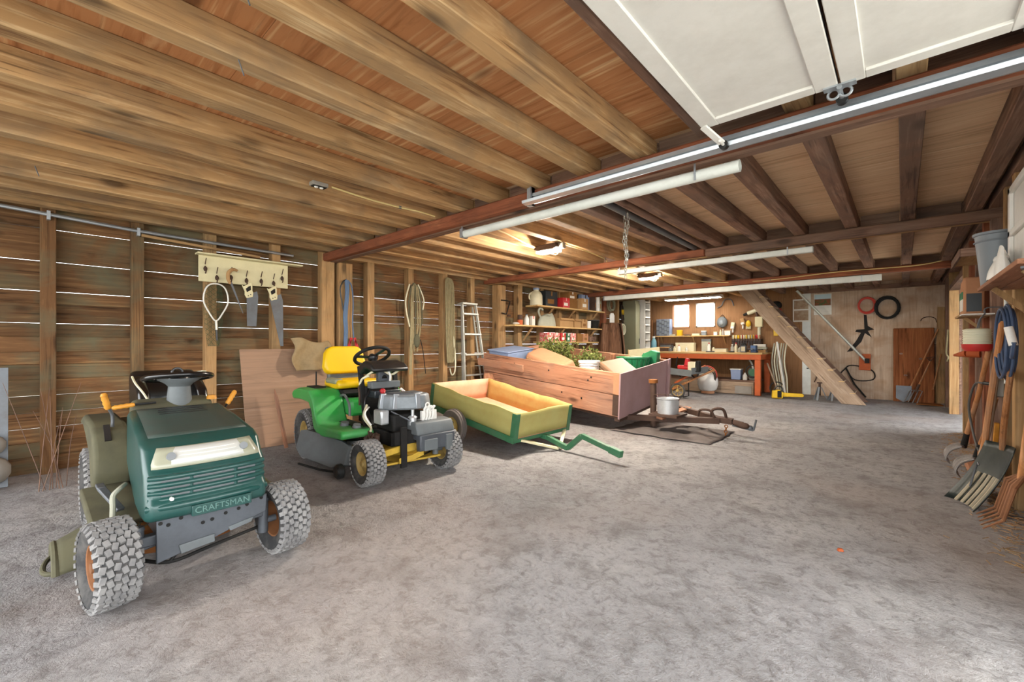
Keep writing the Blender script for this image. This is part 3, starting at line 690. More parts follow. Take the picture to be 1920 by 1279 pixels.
# discharge deflector (grey plastic wing) on the near side
w_ = B(); ch = [(-.36, -.40, .27), (-.46, -.43, .305), (-1.02, -.55, .35), (-1.13, -.57, .33), (-1.08, -.63, .17), (-.88, -.65, .125), (-.44, -.53, .085), (-.35, -.45, .11)]
cen = Vector((-.7, -.52, .2)); w_.v = [tuple(p) for p in ch] + [(p[0] + .015, p[1] + .05, p[2] - .012) for p in ch]; n_ = len(ch)
w_.f = [tuple(range(n_)), tuple(range(2 * n_ - 1, n_ - 1, -1))] + [(i, i + n_, (i + 1) % n_ + n_, (i + 1) % n_) for i in range(n_)]
w_.build('discharge_deflector', 'gray_plastic', J, bevel=.006)
B().tube([(-.92, -.655, .05), (-.6, -.57, .04), (-.42, -.5, .045)], .01, 6).build('deflector_rod', 'black_matte', J, smooth=True)
gw = B(); gw.lathe([(.0, -.032), (.05, -.034), (.066, -.02), (.066, .02), (.05, .034), (0, .032)], 'y', 20, (-.33, -.50, .067)); gw.build('gauge_wheel', 'black_plastic', J, smooth=True)
B().cyl((-.42, -.3, .28), (-.42, -.3, .31), .10, .09, 20).build('deck_pulley', 'black_plastic', J, smooth=True)
B().b2((-.75, -.37, .30), (-.6, -.30, .40)).build('linkage_bracket', 'rust_orange', J, bevel=.006)
# frame
f_ = B(); f_.b2((-1.4, -.2, .30), (.05, -.16, .42)); f_.b2((-1.4, .16, .30), (.05, .2, .42)); f_.b2((-.05, -.2, .30), (.05, .2, .42)); f_.b2((-.95, -.17, .28), (-.5, .17, .34)); f_.build('frame', 'black_matte', J, bevel=.006)
B().b2((.05, -.115, .10), (.075, -.055, .46)).build('front_post', 'black_matte', J, bevel=.004)
ln = B(); random.seed(11)
for i in range(9):
    x = -.62 + i * .06; ln.cyl((x, -.24 - .02 * (i % 2), .30), (x + .02, -.245, .39), .012 + .006 * (i % 3)); 
ln.tube([(-.66, -.25, .40), (-.45, -.27, .35), (-.3, -.25, .40), (-.22, -.26, .33), (-.14, -.24, .4)], .01, sub=4); ln.build('deck_linkage', 'iron_brown', J, smooth=True)
# front muffler box
mf = B(); mf.prism([(-.12, .47), (-.02, .50), (.12, .49), (.155, .42), (.16, .38), (-.12, .38)], .0, .40); mf.build('muffler_shield', 'gray_plastic', J, bevel=.015, seg=3)
mf = B(); mf.prism([(.02, .375), (.165, .385), (.17, .345), (.165, .24), (.10, .23), (.09, .33), (.02, .33)], .02, .40); mf.build('muffler', 'dark_plate', J, bevel=.012)
B().b2((.16, .06, .24), (.18, .20, .34)).build('muffler_bracket', 'gray_plastic', J, bevel=.004); B().b2((.155, .29, .22), (.185, .36, .36)).build('muffler_bracket', 'gray_plastic', J, bevel=.004)
# engine
en = B(); en.b2((-.36, -.14, .40), (-.02, .24, .56)); en.build('engine_block', 'black_matte', J, bevel=.02)
en = B(); en.prism([(-.27, -.17), (-.20, -.2), (-.06, -.15), (.03, -.02), (.05, .16), (-.03, .26), (-.24, .27), (-.30, .1)], .60, .735, 'xy', .93); en.build('blower_housing', 'engine_gray', J, bevel=.02, seg=2)
en = B(); en.prism([(-.24, -.11), (-.19, -.13), (-.09, -.1), (-.03, 0), (-.02, .12), (-.06, .2), (-.22, .2)], .735, .748, 'xy', .9); en.build('intake_screen', 'dark_plate', J, bevel=.004)
for p0, p1 in (((-.16, -.185, .61), (-.16, -.165, .745)), ((-.04, -.115, .61), (-.05, -.095, .745)), ((.035, .08, .61), (.02, .08, .745))):
    B().bar(p0, p1, .05, .025, (1, 0, 0)).build('housing_rib', 'galvanised', J, bevel=.004)
B().b2((-.22, -.235, .475), (-.07, -.15, .605)).build('valve_cover', 'silver', J, bevel=.015, seg=2)
c_ = B(); c_.cyl((.02, .03, .46), (.02, .03, .53), .035); c_.cyl((.02, .03, .53), (.02, .03, .545), .045, .03); c_.cyl((.02, .03, .545), (.02, .03, .60), .015); c_.build('carburettor', 'silver', J, smooth=True)
c_ = B()
for i in range(4): c_.tube([(.03, .12 + .03 * i, .47), (.06, .13 + .03 * i, .53), (.045, .14 + .03 * i, .59), (.06, .15 + .03 * i, .62)], .012, sub=3)
c_.torus((.06, .2, .60), .022, .008, 'x', 14, 6); c_.torus((.065, .16, .635), .02, .007, 'x', 14, 6); c_.b2((.02, .11, .47), (.05, .27, .58)); c_.build('governor_links', 'white_plastic', J, smooth=True)
B().tube([(-.10, -.12, .585), (.03, -.03, .52), (.05, -.01, .50)], .008, 6).build('choke_rod', 'steel_gray', J, smooth=True)
for pts, r_, mt in (([(-.42, -.2, .62), (-.36, -.26, .52), (-.3, -.22, .43), (-.26, -.24, .40)], .012, 'cream_plastic'), ([(-.40, -.19, .60), (-.32, -.27, .55), (-.27, -.23, .45)], .009, 'white_plastic'),
        ([(-.5, -.12, .76), (-.46, -.2, .66), (-.45, -.2, .5)], .012, 'black_plastic'), ([(-.56, -.16, .60), (-.5, -.2, .50), (-.44, -.22, .44), (-.4, -.23, .40)], .014, 'black_plastic'), ([(-.47, -.18, .5), (-.38, -.2, .45), (-.33, -.22, .38)], .013, 'iron_brown')):
    B().tube(pts, r_, 8, sub=4).build('hose', mt, J, smooth=True)
# firewall, column, dash
fw = B(); fw.b2((-.60, -.15, .40), (-.55, .18, .78)); fw.build('firewall', 'black_matte', J, bevel=.01)
fw = B(); fw.bar((-.50, -.17, .42), (-.64, -.17, .98), .03, .05, (0, 1, 0)); fw.bar((-.50, .17, .42), (-.58, .17, .98), .03, .05, (0, 1, 0)); fw.bar((-.40, -.15, .42), (-.62, -.16, .66), .03, .03); fw.build('dash_support', 'black_matte', J, bevel=.006)
fw = B(); fw.prism([(-.66, .90), (-.62, 1.0), (-.52, 1.035), (-.38, 1.01), (-.30, .955), (-.33, .93), (-.5, .96), (-.58, .90)], -.19, .19); fw.build('dash_cowl', 'black_plastic', J, bevel=.02, seg=2)
B().b2((-.52, -.06, .82), (-.46, .06, .97)).build('ignition_module', 'dark_plate', J, bevel=.006)
bt = B(); bt.b2((-.52, -.14, .68), (-.38, .13, .75)); bt.build('battery', 'oil_dark', J, bevel=.008)
B().b2((-.50, -.16, .77), (-.40, .14, .835)).build('battery_bracket', 'gray_plastic', J, bevel=.006)
r_ = B(); r_.ball((-.38, -.06, .745), .028); r_.cyl((-.38, -.06, .745), (-.36, -.06, .72), .02); r_.build('battery_terminal', 'red_plastic', J, smooth=True)
r_ = B(); r_.ball((-.38, .06, .69), .022); r_.build('battery_terminal', 'red_plastic', J, smooth=True)
B().tube([(-.36, -.06, .72), (-.35, -.07, .64), (-.36, -.06, .54)], .014, 8, sub=4).build('battery_cable', 'gray_plastic', J, smooth=True)
for pts, mt in (([(-.56, -.17, .86), (-.48, -.13, .92), (-.42, -.06, .95), (-.4, .04, .90), (-.36, .1, .94)], 'cream_plastic'), ([(-.60, -.19, .80), (-.56, -.18, .86), (-.5, -.14, .89)], 'cream_plastic'), ([(-.42, 0, .96), (-.38, .02, .90), (-.4, .03, .84)], 'white_plastic'), ([(-.62, -.19, .78), (-.58, -.2, .70), (-.6, -.19, .60)], 'iron_brown'), ([(-.36, .12, .76), (-.32, .17, .70), (-.36, .2, .62)], 'white_plastic')):
    B().tube(pts, .011, 7, sub=4).build('wire_loom', mt, J, smooth=True)
sc_ = B(); sc_.cyl((-.46, .0, .86), (-.74, 0, 1.08), .028); sc_.build('steering_column', 'black_matte', J, smooth=True)
sw = bpy.data.objects.new('steering_wheel', None); COL.objects.link(sw); sw.parent = J; sw.location = (-.72, .0, 1.075); sw.rotation_euler = (0, R(-32), 0)
B().torus((0, 0, 0), .175, .018, 'z', 36, 10).build('rim', 'black_matte', sw, smooth=True)
k = B(); k.lathe([(.0, .0), (.05, -.005), (.055, -.03), (.04, -.05)], 'z', 16)
for a_ in (30, 150, 270): k.bar((0, 0, -.015), (.17 * math.cos(R(a_)), .17 * math.sin(R(a_)), 0), .04, .014)
k.build('spokes', 'black_plastic', sw, bevel=.004)
# green rear body
for sg in (-1, 1):
    e_ = B(); e_.prism([(-1.64, .66), (-1.58, .70), (-1.42, .735), (-1.1, .73), (-.99, .64), (-.93, .50), (-.86, .41), (-.30, .42), (-.27, .385), (-.30, .345), (-.86, .30), (-.98, .36), (-1.04, .52), (-1.12, .60), (-1.4, .615), (-1.6, .60)], sg * .19, sg * .50)
    e_.build('fender', 'green_deere', J, bevel=.022, seg=3)
    for x, y in ((-.62, .33), (-.42, .30)): B().cyl((x, sg * y, .415), (x + .01, sg * y, .45), .045, .035, 12).build('foot_pedal', 'gray_plastic', J, smooth=True)
    B().b2((-.80, sg * .26 - .05, .425), (-.50, sg * .26 + .05, .43)).build('foot_mat', 'black_matte', J)
B().b2((-1.5, -.19, .46), (-.8, .19, .63)).build('body_tunnel', 'green_deere', J, bevel=.03)
B().tube([(-.98, -.22, .66), (-.84, -.24, .68), (-.66, -.27, .61), (-.62, -.28, .50)], .013, 8, sub=3).build('grab_bar', 'gray_plastic', J, smooth=True)
B().b2((-1.46, -.40, .715), (-1.22, -.28, .745)).build('fender_tray', 'black_matte', J, bevel=.006)
B().tube([(-1.37, -.33, .74), (-1.37, -.33, .90)], .008, 6).build('lift_lever', 'black_matte', J, smooth=True)
st = B(); st.prism([(-1.42, .66), (-1.38, .72), (-.98, .72), (-.95, .68), (-1.0, .64)], -.2, .2); st.build('seat_base', 'black_matte', J, bevel=.01)
st = B(); st.prism([(-1.38, .74), (-1.36, .82), (-1.2, .805), (-1.0, .825), (-.955, .79), (-.97, .735), (-1.1, .72)], -.25, .25); st.build('seat_cushion', 'seat_yellow', J, bevel=.035, seg=3)
st = B(); st.prism([(-.19, 0), (.19, 0), (.235, .03), (.252, .09), (.225, .25), (.19, .305), (.14, .325), (-.14, .325), (-.19, .305), (-.225, .25), (-.252, .09), (-.235, .03)], 0, .085, 'yz', .94); st.build('seat_back', 'seat_yellow', J, bevel=.022, seg=3, loc=(-1.42, 0, .85), rot=(0, R(-12), 0))
st = B(); st.prism([(-1.40, .72), (-1.39, .86), (-1.43, 1.02), (-1.465, 1.17), (-1.52, 1.16), (-1.51, 1.0), (-1.46, .84), (-1.44, .72)], -.19, .19); st.build('seat_shell', 'gray_plastic', J, bevel=.03, seg=2)
B().b2((-1.30, -.262, .775), (-1.02, -.175, .833)).build('worn_patch', 'sleeve_gray', J, bevel=.02, seg=2)

def nest(root, host, kids):
    h = [c for c in root.children if c.name.split('.')[0] == host]
    if not h: return
    for c in list(root.children):
        if c.name.split('.')[0] in kids: c.parent = h[0]
nest(T, 'headlight_lens', ('headlight_reflector', 'reflector_rib', 'headlight_bulb')); nest(T, 'hood', ('grille_bar', 'grille_slot', 'grille_post', 'bumper_ridge', 'hood_vent', 'hood_top', 'paint_chip'))
nest(T, 'name_plate', ('lettering',)); nest(T, 'front_plate', ('bolt_hole', 'plate_flange')); nest(T, 'seat_back', ('torn_piping', 'seat_bolster')); nest(T, 'discharge_chute', ('chute_lip', 'chute_rim')); nest(T, 'mower_deck', ('deck_lip', 'grass_clippings'))
nest(J, 'muffler', ('muffler_bracket', 'muffler_shield')); nest(J, 'blower_housing', ('intake_screen', 'housing_rib')); nest(J, 'battery', ('battery_terminal', 'battery_cable', 'battery_bracket')); nest(J, 'discharge_deflector', ('deflector_rod',)); nest(J, 'seat_cushion', ('worn_patch',)); nest(J, 'dash_cowl', ('wire_loom',)); nest(J, 'mower_deck', ('deck_pulley', 'deck_shelf', 'gauge_wheel'))
# ================================================================ SMALL YELLOW CART (tipped nose-down, its tongue on the sand)
def frame3(o, ex, yy):
    ex = Vector(ex).normalized(); ey = Vector(yy); ey = (ey - ex * ey.dot(ex)).normalized(); ez = ex.cross(ey)
    return Matrix(((ex.x, ey.x, ez.x, o[0]), (ex.y, ey.y, ez.y, o[1]), (ex.z, ey.z, ez.z, o[2]), (0, 0, 0, 1)))
CT = thing('garden_cart', 'low olive yellow garden cart with green edges and bent tongue', 'cart')
L_, W_, H_, P_ = 1.50, 1.02, .30, .015
CT.matrix_world = frame3((-3.16, 3.56, .15), (1.5, -.02, -.245), (.02, 1, 0))   # origin: near front lower corner, +x forward
M_ = CT.matrix_world
def dent(pts_fn): pass
B().b2((-L_, 0, 0), (0, W_, P_)).build('bed', 'cart_pink', CT)
def side(y, mat_out, name, flip):
    g = B()
    def top(u): return H_ + .005 * math.sin(u * 9) * (1 if y < .5 else .6) - .005 * math.sin(u * 23) - .006 * math.sin(u * 3.1) ** 2
    g.grid(lambda u, v: (-L_ * u, y, P_ + (top(u) - P_) * v), 24, 3); return g.build(name, mat_out, CT, smooth=True, solid=.012)
side(0, 'cart_yellow', 'side_panel', 0); side(W_, 'cart_ochre', 'side_panel', 1)
g = B(); g.grid(lambda u, v: (0, W_ * u, P_ + (H_ - .01 * math.sin(u * 7) - P_) * v), 14, 3); g.build('front_panel', 'cart_yellow', CT, smooth=True, solid=.012)
g = B(); g.grid(lambda u, v: (-L_, W_ * u, P_ + (H_ - P_) * v), 14, 3); g.build('rear_panel', 'cart_pink', CT, smooth=True, solid=.012)
for x, y in ((0, 0), (0, W_), (-L_, 0), (-L_, W_)):
    sx = 1 if x == 0 else -1; sy = -1 if y == 0 else 1
    e_ = B(); e_.b2((min(x - sx * .05, x + sx * .01), min(y + sy * .008, y + sy * .014), -.02), (max(x - sx * .05, x + sx * .01), max(y + sy * .008, y + sy * .014), H_ - .01)); e_.b2((min(x + sx * .008, x + sx * .014), min(y - sy * .05, y + sy * .012), -.02), (max(x + sx * .008, x + sx * .014), max(y - sy * .05, y + sy * .012), H_ - .01)); e_.build('corner_angle', 'cart_green', CT)
for y in (-.012, W_ + .012): B().b2((-L_ - .01, y - .008, -.04), (.01, y + .008, .03)).build('lower_rail', 'cart_green', CT)
B().b2((-L_ + .5, .02, -.06), (-L_ + .95, .05, 0)).build('axle_bracket', 'cart_green', CT)
B().b2((-.01, .0, -.035), (.012, W_, .005)).build('lower_rail', 'cart_green', CT)
for p0, p1 in (((0, .12, -.02), (.25, .50, -.10)), ((0, .95, -.02), (.25, .53, -.10))): B().bar(p0, p1, .04, .025).build('tongue_brace', 'cream_paint', CT, bevel=.003)
Mi = M_.inverted()
tp = [Mi @ Vector(p) for p in ((-3.7, 4.08, .16), (-3.1, 4.08, .11), (-2.80, 4.07, .03), (-2.60, 4.05, .20), (-2.10, 3.97, .10))]
for p0, p1 in zip(tp[:-1], tp[1:]):
    B().bar(p0, p1, .05, .055).build('tongue_bar', 'cart_green', CT, bevel=.005)
tip = tp[-1]; B().bar(tp[-1] - (tp[-1] - tp[-2]) * .25, tip + (tp[-1] - tp[-2]) * .03, .062, .07).build('tongue_clevis', 'cart_green', CT, bevel=.006)
wc = [Mi @ Vector(p) for p in ((-4.05, 3.47, .205), (-4.05, 4.68, .205))]
pit = math.asin(-M_.to_3x3().col[0].z)
for i, c_ in enumerate(wc):
    w_ = wheel(CT, 'cart_wheel', c_, .205, .10, .115, 'rim_yellow', 'rubber_worn', tread=False, outer=-1 if i == 0 else 1, hub='dark')
    for rr in (.2075,): B().torus((0, .02, 0), .204, .006, 'y', 36, 6).build('tread_ring', 'rubber_worn', w_, smooth=True); B().torus((0, -.02, 0), .204, .006, 'y', 36, 6).build('tread_ring', 'rubber_worn', w_, smooth=True)
    for k in range(3):
        a_ = R(90 + 120 * k); B().cyl((.05 * math.cos(a_), -.025 if i == 0 else .025, .05 * math.sin(a_)), (.05 * math.cos(a_), -.032 if i == 0 else .032, .05 * math.sin(a_)), .017, n=10).build('rim_hole', 'black_matte', w_)
B().cyl(wc[0], wc[1], .014, n=10).build('axle', 'steel_gray', CT, smooth=True)

# ================================================================ WOODEN UTILITY TRAILER
TR = thing('utility_trailer', 'big plank-sided trailer with mauve front panel and steel drawbar', 'trailer')
TR.matrix_world = frame3((-2.90, 5.43, .19), (2.55, .02, -.235), (.0, 1.6, .15))
M_ = TR.matrix_world; Mi = M_.inverted()
L_, W_, H_ = 2.62, 1.6, .615
for za, zb in ((.0, .298), (.306, .615)):
    B().b2((-L_, 0 if za else .004, za), (0, .035, zb)).build('side_plank', 'wood_trailer_x', TR, bevel=.006)
    B().b2((-L_, W_ - .035, za), (0, W_, zb)).build('side_plank', 'wood_trailer_x', TR, bevel=.004)
    B().b2((-L_, .035, za), (-L_ + .03, W_ - .035, zb)).build('tail_plank', 'wood_trailer_y', TR, bevel=.004)
B().b2((-L_ - .12, -.03, .40), (-1.7, -.0, .52)).build('side_plank', 'wood_trailer_x', TR, bevel=.004)
for i in range(6): B().b2((-L_ + .02, .04 + i * .253, .0), (-.02, .04 + i * .253 + .25, .03)).build('bed_board', 'wood_trailer_x', TR)
B().b2((0, -.02, -.02), (.022, W_ + .01, .615)).build('front_panel', 'trailer_paint', TR, bevel=.003)
B().b2((.022, W_ - .06, .0), (.05, W_ + .02, .63)).build('front_stile', 'trailer_paint', TR, bevel=.003)
B().b2((-.035, .035, .0), (0, .12, .60)).build('corner_post', 'wood_trailer_z', TR)
for y0 in (-.035,): B().b2((-.09, y0 + .02, 0.02), (-.0, y0 + .035, .30)).build('corner_iron', 'iron_brown', TR); B().b2((-.09, y0 + .02, .32), (-.0, y0 + .033, .60)).build('corner_batten', 'terracotta', TR)
for x in (-1.0, -1.9): B().b2((x, W_ - .07, .03), (x + .08, W_ - .035, .6)).build('stake', 'wood_trailer_z', TR)
for x, z in ((-.45, .5), (-1.2, .5), (-1.9, .52), (-.5, .45), (-.6, .17), (-.95, .2)): B().cyl((x, 0, z), (x, -.005, z), .013, n=8).build('bolt', 'black_matte', TR)
B().b2((-L_, .1, -.06), (0, .18, 0)).build('frame_rail', 'iron_brown', TR); B().b2((-L_, W_ - .18, -.06), (0, W_ - .1, 0)).build('frame_rail', 'iron_brown', TR)
B().b2((-.06, 0, -.06), (.02, W_, -.0)).build('frame_rail', 'iron_brown', TR)
wz = (Mi @ Vector((-4.4, 5.5, .0))).z
for y in (-.12, W_ + .12):
    p = Mi @ (M_ @ Vector((-1.55, y, 0)));
    g0 = M_ @ Vector((-1.55, y, 0)); c_ = Mi @ Vector((g0.x, g0.y, .29))
    wheel(TR, 'trailer_wheel', (c_.x, .15 if y < 0 else W_ - .15, c_.z), .285, .15, .16, 'rim_rust', 'rubber_worn', tread=False, outer=-1 if y < 0 else 1)
# drawbar A-frame
cp = Mi @ Vector((-1.72, 6.05, .20))
B().bar((-.02, .25, -.05), (cp.x - .05, cp.y - .03, cp.z), .06, .075).build('drawbar', 'iron_brown', TR, bevel=.004)
B().bar((-.02, W_ - .25, -.05), (cp.x - .05, cp.y + .03, cp.z), .06, .075).build('drawbar', 'iron_brown', TR, bevel=.004)
B().bar((.45, .3, .02), (.55, 1.1, .02), .09, .03).build('drawbar_cross', 'wood_trailer_y', TR)
c_ = B(); c_.bar((cp.x - .1, cp.y, cp.z + .01), (cp.x + .10, cp.y, cp.z + .015), .09, .07); c_.cyl((cp.x + .10, cp.y, cp.z + .01), (cp.x + .22, cp.y, cp.z - .01), .035, .045, 14); c_.ball((cp.x + .24, cp.y, cp.z - .01), (.06, .05, .04)); c_.build('coupler', 'iron_brown', TR, bevel=.004)
c_ = B(); c_.bar((cp.x + .1, cp.y, cp.z - .03), (cp.x + .34, cp.y + .02, cp.z - .05), .05, .02); c_.cyl((cp.x + .34, cp.y + .02, cp.z - .05), (cp.x + .36, cp.y + .02, cp.z + .09), .012); c_.ball((cp.x + .30, cp.y + .02, cp.z - .03), .035); c_.build('hitch_pin', 'steel_gray', TR, smooth=True)
B().tube([(cp.x - .15, cp.y - .05, cp.z + .04), (cp.x - .13, cp.y - .06, cp.z + .14), (cp.x - .02, cp.y - .03, cp.z + .16), (cp.x + .02, cp.y, cp.z + .05)], .018, 8, sub=4).build('coupler_handle', 'iron_brown', TR, smooth=True)
B().tube([(cp.x - .3, cp.y - .1, cp.z + .03), (cp.x - .27, cp.y - .12, cp.z + .12), (cp.x - .15, cp.y - .1, cp.z + .13), (cp.x - .1, cp.y - .08, cp.z + .04)], .016, 8, sub=4).build('coupler_handle', 'iron_brown', TR, smooth=True)
for k in range(4): B().torus((cp.x + .04, cp.y - .05, cp.z - .05 - .035 * k), .018, .006, 'x' if k % 2 else 'y', 12, 6).build('chain_link', 'rust', TR, smooth=True)
# jack
jk = Mi @ Vector((-2.62, 5.92, .05)); up = (Mi.to_3x3() @ Vector((0, 0, 1)))
B().cyl(jk, jk + up * .62, .042, n=16).build('jack_tube', 'iron_brown', TR, smooth=True)
B().cyl(jk + up * .60, jk + up * .65, .062, n=16).build('jack_cap', 'rust', TR, smooth=True)
B().cyl(jk - up * .05, jk + up * .02, .03, n=14).build('jack_foot', 'iron_brown', TR, smooth=True)
B().tube([jk + up * .58, jk + up * .58 + Vector((.0, .14, 0)), jk + up * .30 + Vector((0, .14, 0))], .008, 6).build('jack_crank', 'trailer_paint', TR, smooth=True)
# ---------------- things in and on the trailer
def tw(p): return M_ @ Vector(p)   # trailer local to world
def rest(p): q = tw(p); return (q.x, q.y, q.z)
rotT = M_.to_euler()
o = thing('storage_bin', 'pale blue shallow plastic bin at rear corner of trailer', 'bin', rest((-2.35, .42, .42)), rotT)
B().box((0, 0, .09), (.44, .62, .18), taper=1.08).build('body', 'blue_box', o, bevel=.02); B().b2((-.25, -.35, .18), (.25, .35, .20)).build('lid', 'blue_box', o, bevel=.006)
o.location = rest((-2.35, .42, .035)); B().box((0, 0, -.0), (.01, .01, .01)) 
sup = thing('wooden_crate', 'plain wooden crate under the pale blue bin in trailer', 'crate', rest((-2.35, .42, .031)), rotT)
for y in (-.3, .3): B().b2((-.22, y - .01, 0), (.22, y + .01, .43)).build('side', 'wood_trailer_x', sup)
for x in (-.21, .21): B().b2((x - .01, -.29, 0), (x + .01, .29, .43)).build('end', 'wood_trailer_y', sup)
B().b2((-.22, -.31, .43), (.22, .31, .445)).build('top', 'wood_trailer_y', sup)
o.location = rest((-2.35, .42, .477))
# cut brush
random.seed(21)
def bush(name, label, loc, rad, n, seed, hgt):
    random.seed(seed); t_ = thing(name, label, 'branches', loc)
    st_ = B(); lf = B()
    for i in range(n):
        a_ = random.random() * 6.283; el = random.uniform(.15, 1.3); d_ = Vector((math.cos(a_) * math.cos(el) * rad[0], math.sin(a_) * math.cos(el) * rad[1], math.sin(el) * hgt)) * random.uniform(.65, 1.05)
        st_.tube([(0, 0, .0), d_ * .55 + Vector((0, 0, .03)), d_], [.008, .005, .002], 5)
        for k in range(60):
            q = d_ * random.uniform(.35, 1.04) + Vector([random.gauss(0, .035) for _ in range(3)])
            if q.z < .0: q.z = abs(q.z)
            s1 = Vector([random.gauss(0, 1) for _ in range(3)]).normalized() * .03; s2 = s1.cross(Vector([random.gauss(0, 1) for _ in range(3)])).normalized() * .012
            lf.add([q - s1, q + s2, q + s1, q - s2], [(0, 1, 2, 3)])
    st_.build('twigs', 'wood_dark_z', t_); o_ = lf.build('foliage', 'leaf', t_); o_['kind'] = 'stuff'
    return t_
bush('cut_brush', 'long heap of green cut branches lying in trailer', rest((-1.75, .95, .22)), (.62, .42), 70, 5, .66)
bush('cut_brush', 'smaller tuft of green branches near trailer middle', rest((-1.02, 1.0, .22)), (.30, .28), 46, 9, .55)
bush('cut_brush', 'low dry green sprigs between tuft and green basket', rest((-.72, 1.0, .03)), (.24, .25), 26, 12, .50)
# terracotta coloured slab, pail, brown case, green basket, leaning lid
o = thing('clay_slab', 'orange brown rounded slab lying across trailer load', 'slab', rest((-1.42, .36, .42)), (rotT[0] + R(14), rotT[1] + R(10), R(-8)))
B().prism([(-.46, -.16), (-.40, -.22), (.34, -.22), (.46, -.12), (.44, .17), (.2, .2), (-.40, .2), (-.47, .14)], .10, .25, 'xy', .86).build('slab_body', 'terracotta', o, bevel=.03, seg=2)
B().b2((.2, -.18, .0), (.44, .18, .10)).build('slab_foot', 'terracotta', o, bevel=.02)
for k in range(4): B().box((-.30 + .05 * k, -.215, .17), (.018, .02, .1), (0, R(-30), 0)).build('slab_groove', 'cardboard', o)
B().b2((-.5, -.25, -.26), (.4, .22, .09)).build('support_box', 'cardboard_dark', o)
o = thing('plastic_pail', 'white plastic pail with rim in trailer load', 'pail', rest((-.66, .30, .335)))
B().lathe([(0, 0), (.13, 0), (.15, .30), (.162, .305), (.165, .335), (.155, .34), (.145, .335), (.125, .02), (0, .015)], 'z', 28).build('bucket', 'white_plastic', o, smooth=True)
B().torus((0, 0, .27), .152, .006, 'z', 28, 6).build('rib', 'white_plastic', o, smooth=True)
o = thing('tool_case', 'brown hard case lying tilted behind trailer front', 'case', rest((-.30, .50, .44)), (R(10), R(25), R(-25)))
B().b2((-.22, -.2, 0), (.22, .2, .10)).build('case_shell', 'brown_case', o, bevel=.02); B().b2((-.22, -.2, .104), (.22, .2, .20)).build('case_lid', 'brown_case', o, bevel=.025); B().b2((.215, -.06, .08), (.235, .06, .12)).build('latch', 'cream_plastic', o)
o = thing('storage_bin', 'dark carton holding up the brown case in trailer', 'carton', rest((-.36, .52, .031)), (rotT[0], rotT[1], 0)); B().b2((-.2, -.2, 0), (.2, .2, .27)).build('carton_body', 'cardboard_dark', o, bevel=.004); B().b2((-.205, -.02, .27), (.205, .02, .272)).build('tape', 'cardboard', o)
o = thing('firewood_log', 'short brown log lying inside the trailer', 'log', rest((-.75, .95, .12)), (0, R(70), R(40)))
B().tube([(0, 0, -.14), (.01, 0, 0), (0, .01, .14)], [.07, .075, .065], 14).build('bark', 'terracotta', o, smooth=True); B().cyl((0, .01, .138), (0, .01, .142), .06).build('cut_face', 'wood_pale_x', o)
o = thing('bushel_basket', 'dark green plastic basket full to its rim beside trailer', 'basket', rest((-.42, 1.26, .36)))
B().lathe([(0, 0), (.19, 0), (.25, .26), (.275, .265), (.275, .29), (.245, .29), (.18, .02), (0, .015)], 'z', 30).build('basket_wall', 'green_plastic', o, smooth=True)
for k in range(20):
    a_ = 2 * math.pi * k / 20; B().bar((.195 * math.cos(a_), .195 * math.sin(a_), .02), (.255 * math.cos(a_), .255 * math.sin(a_), .25), .025, .012).build('rib', 'green_plastic', o)
B().lathe([(0, .275), (.15, .285), (.24, .27)], 'z', 24).build('contents', 'cream_paint', o, smooth=True)
o2 = thing('watering_can', 'small green plastic container standing behind the green basket', 'container', rest((-.22, 1.46, .36)))
B().prism([(-.11, 0), (.11, 0), (.15, .36), (.05, .40), (-.12, .32)], -.07, .07).build('container_body', 'green_plastic', o2, bevel=.015); B().b2((-.1, -.05, .30), (.02, .05, .345)).build('container_cap', 'green_plastic', o2)
o3 = thing('wooden_crate', 'plank crate carrying the green basket at trailer front', 'crate', rest((-.36, 1.28, .031)), rotT)
for y in (-.24, .24): B().b2((-.28, y - .012, 0), (.28, y + .012, .31)).build('side', 'wood_trailer_x', o3)
for x in (-.27, .27): B().b2((x - .01, -.22, 0), (x + .01, .22, .31)).build('end', 'wood_trailer_y', o3)
B().b2((-.29, -.255, .311), (.29, .255, .326)).build('top', 'wood_trailer_x', o3)
# steel pail on the drawbar
o = thing('steel_pail', 'battered silver pail standing on the trailer drawbar', 'pail', (-2.36, 5.80, .265))
B().lathe([(0, 0), (.135, 0), (.145, .19), (.155, .2), (.15, .205), (.135, .195), (.125, .015), (0, .012)], 'z', 26).build('pail_wall', 'silver', o, smooth=True)
B().tube([(-.145, 0, .18), (-.17, -.06, .24), (0, -.13, .26), (.17, -.06, .24), (.145, 0, .18)], .005, 6, sub=4).build('bail', 'iron_brown', o, smooth=True)
B().b2((-.19, -.19, -.03), (.19, .19, 0)).build('pail_tray', 'iron_brown', o)
# heap of dark rubber sheet on the sand under the drawbar
o = B(); random.seed(4)
def rag(u, v):
    x = -3.05 + 1.35 * u; y = 5.45 + 1.0 * v; e = min(u, 1 - u, v, 1 - v)
    z = .004 + min(1, e * 6) * (.03 + .03 * mn.noise((x * 5, y * 5, 1)) + .015 * mn.noise((x * 14, y * 14, 2)))
    wob = .12 * mn.noise((u * 4, v * 4, 5)); return (x + wob, y + wob * .6, max(.003, z))
o.grid(rag, 36, 26); tag(o.build('tarpaulin', 'rubber_worn', None, smooth=True, solid=.006), 'crumpled dark grey tarpaulin on the sand under trailer drawbar', 'tarpaulin')
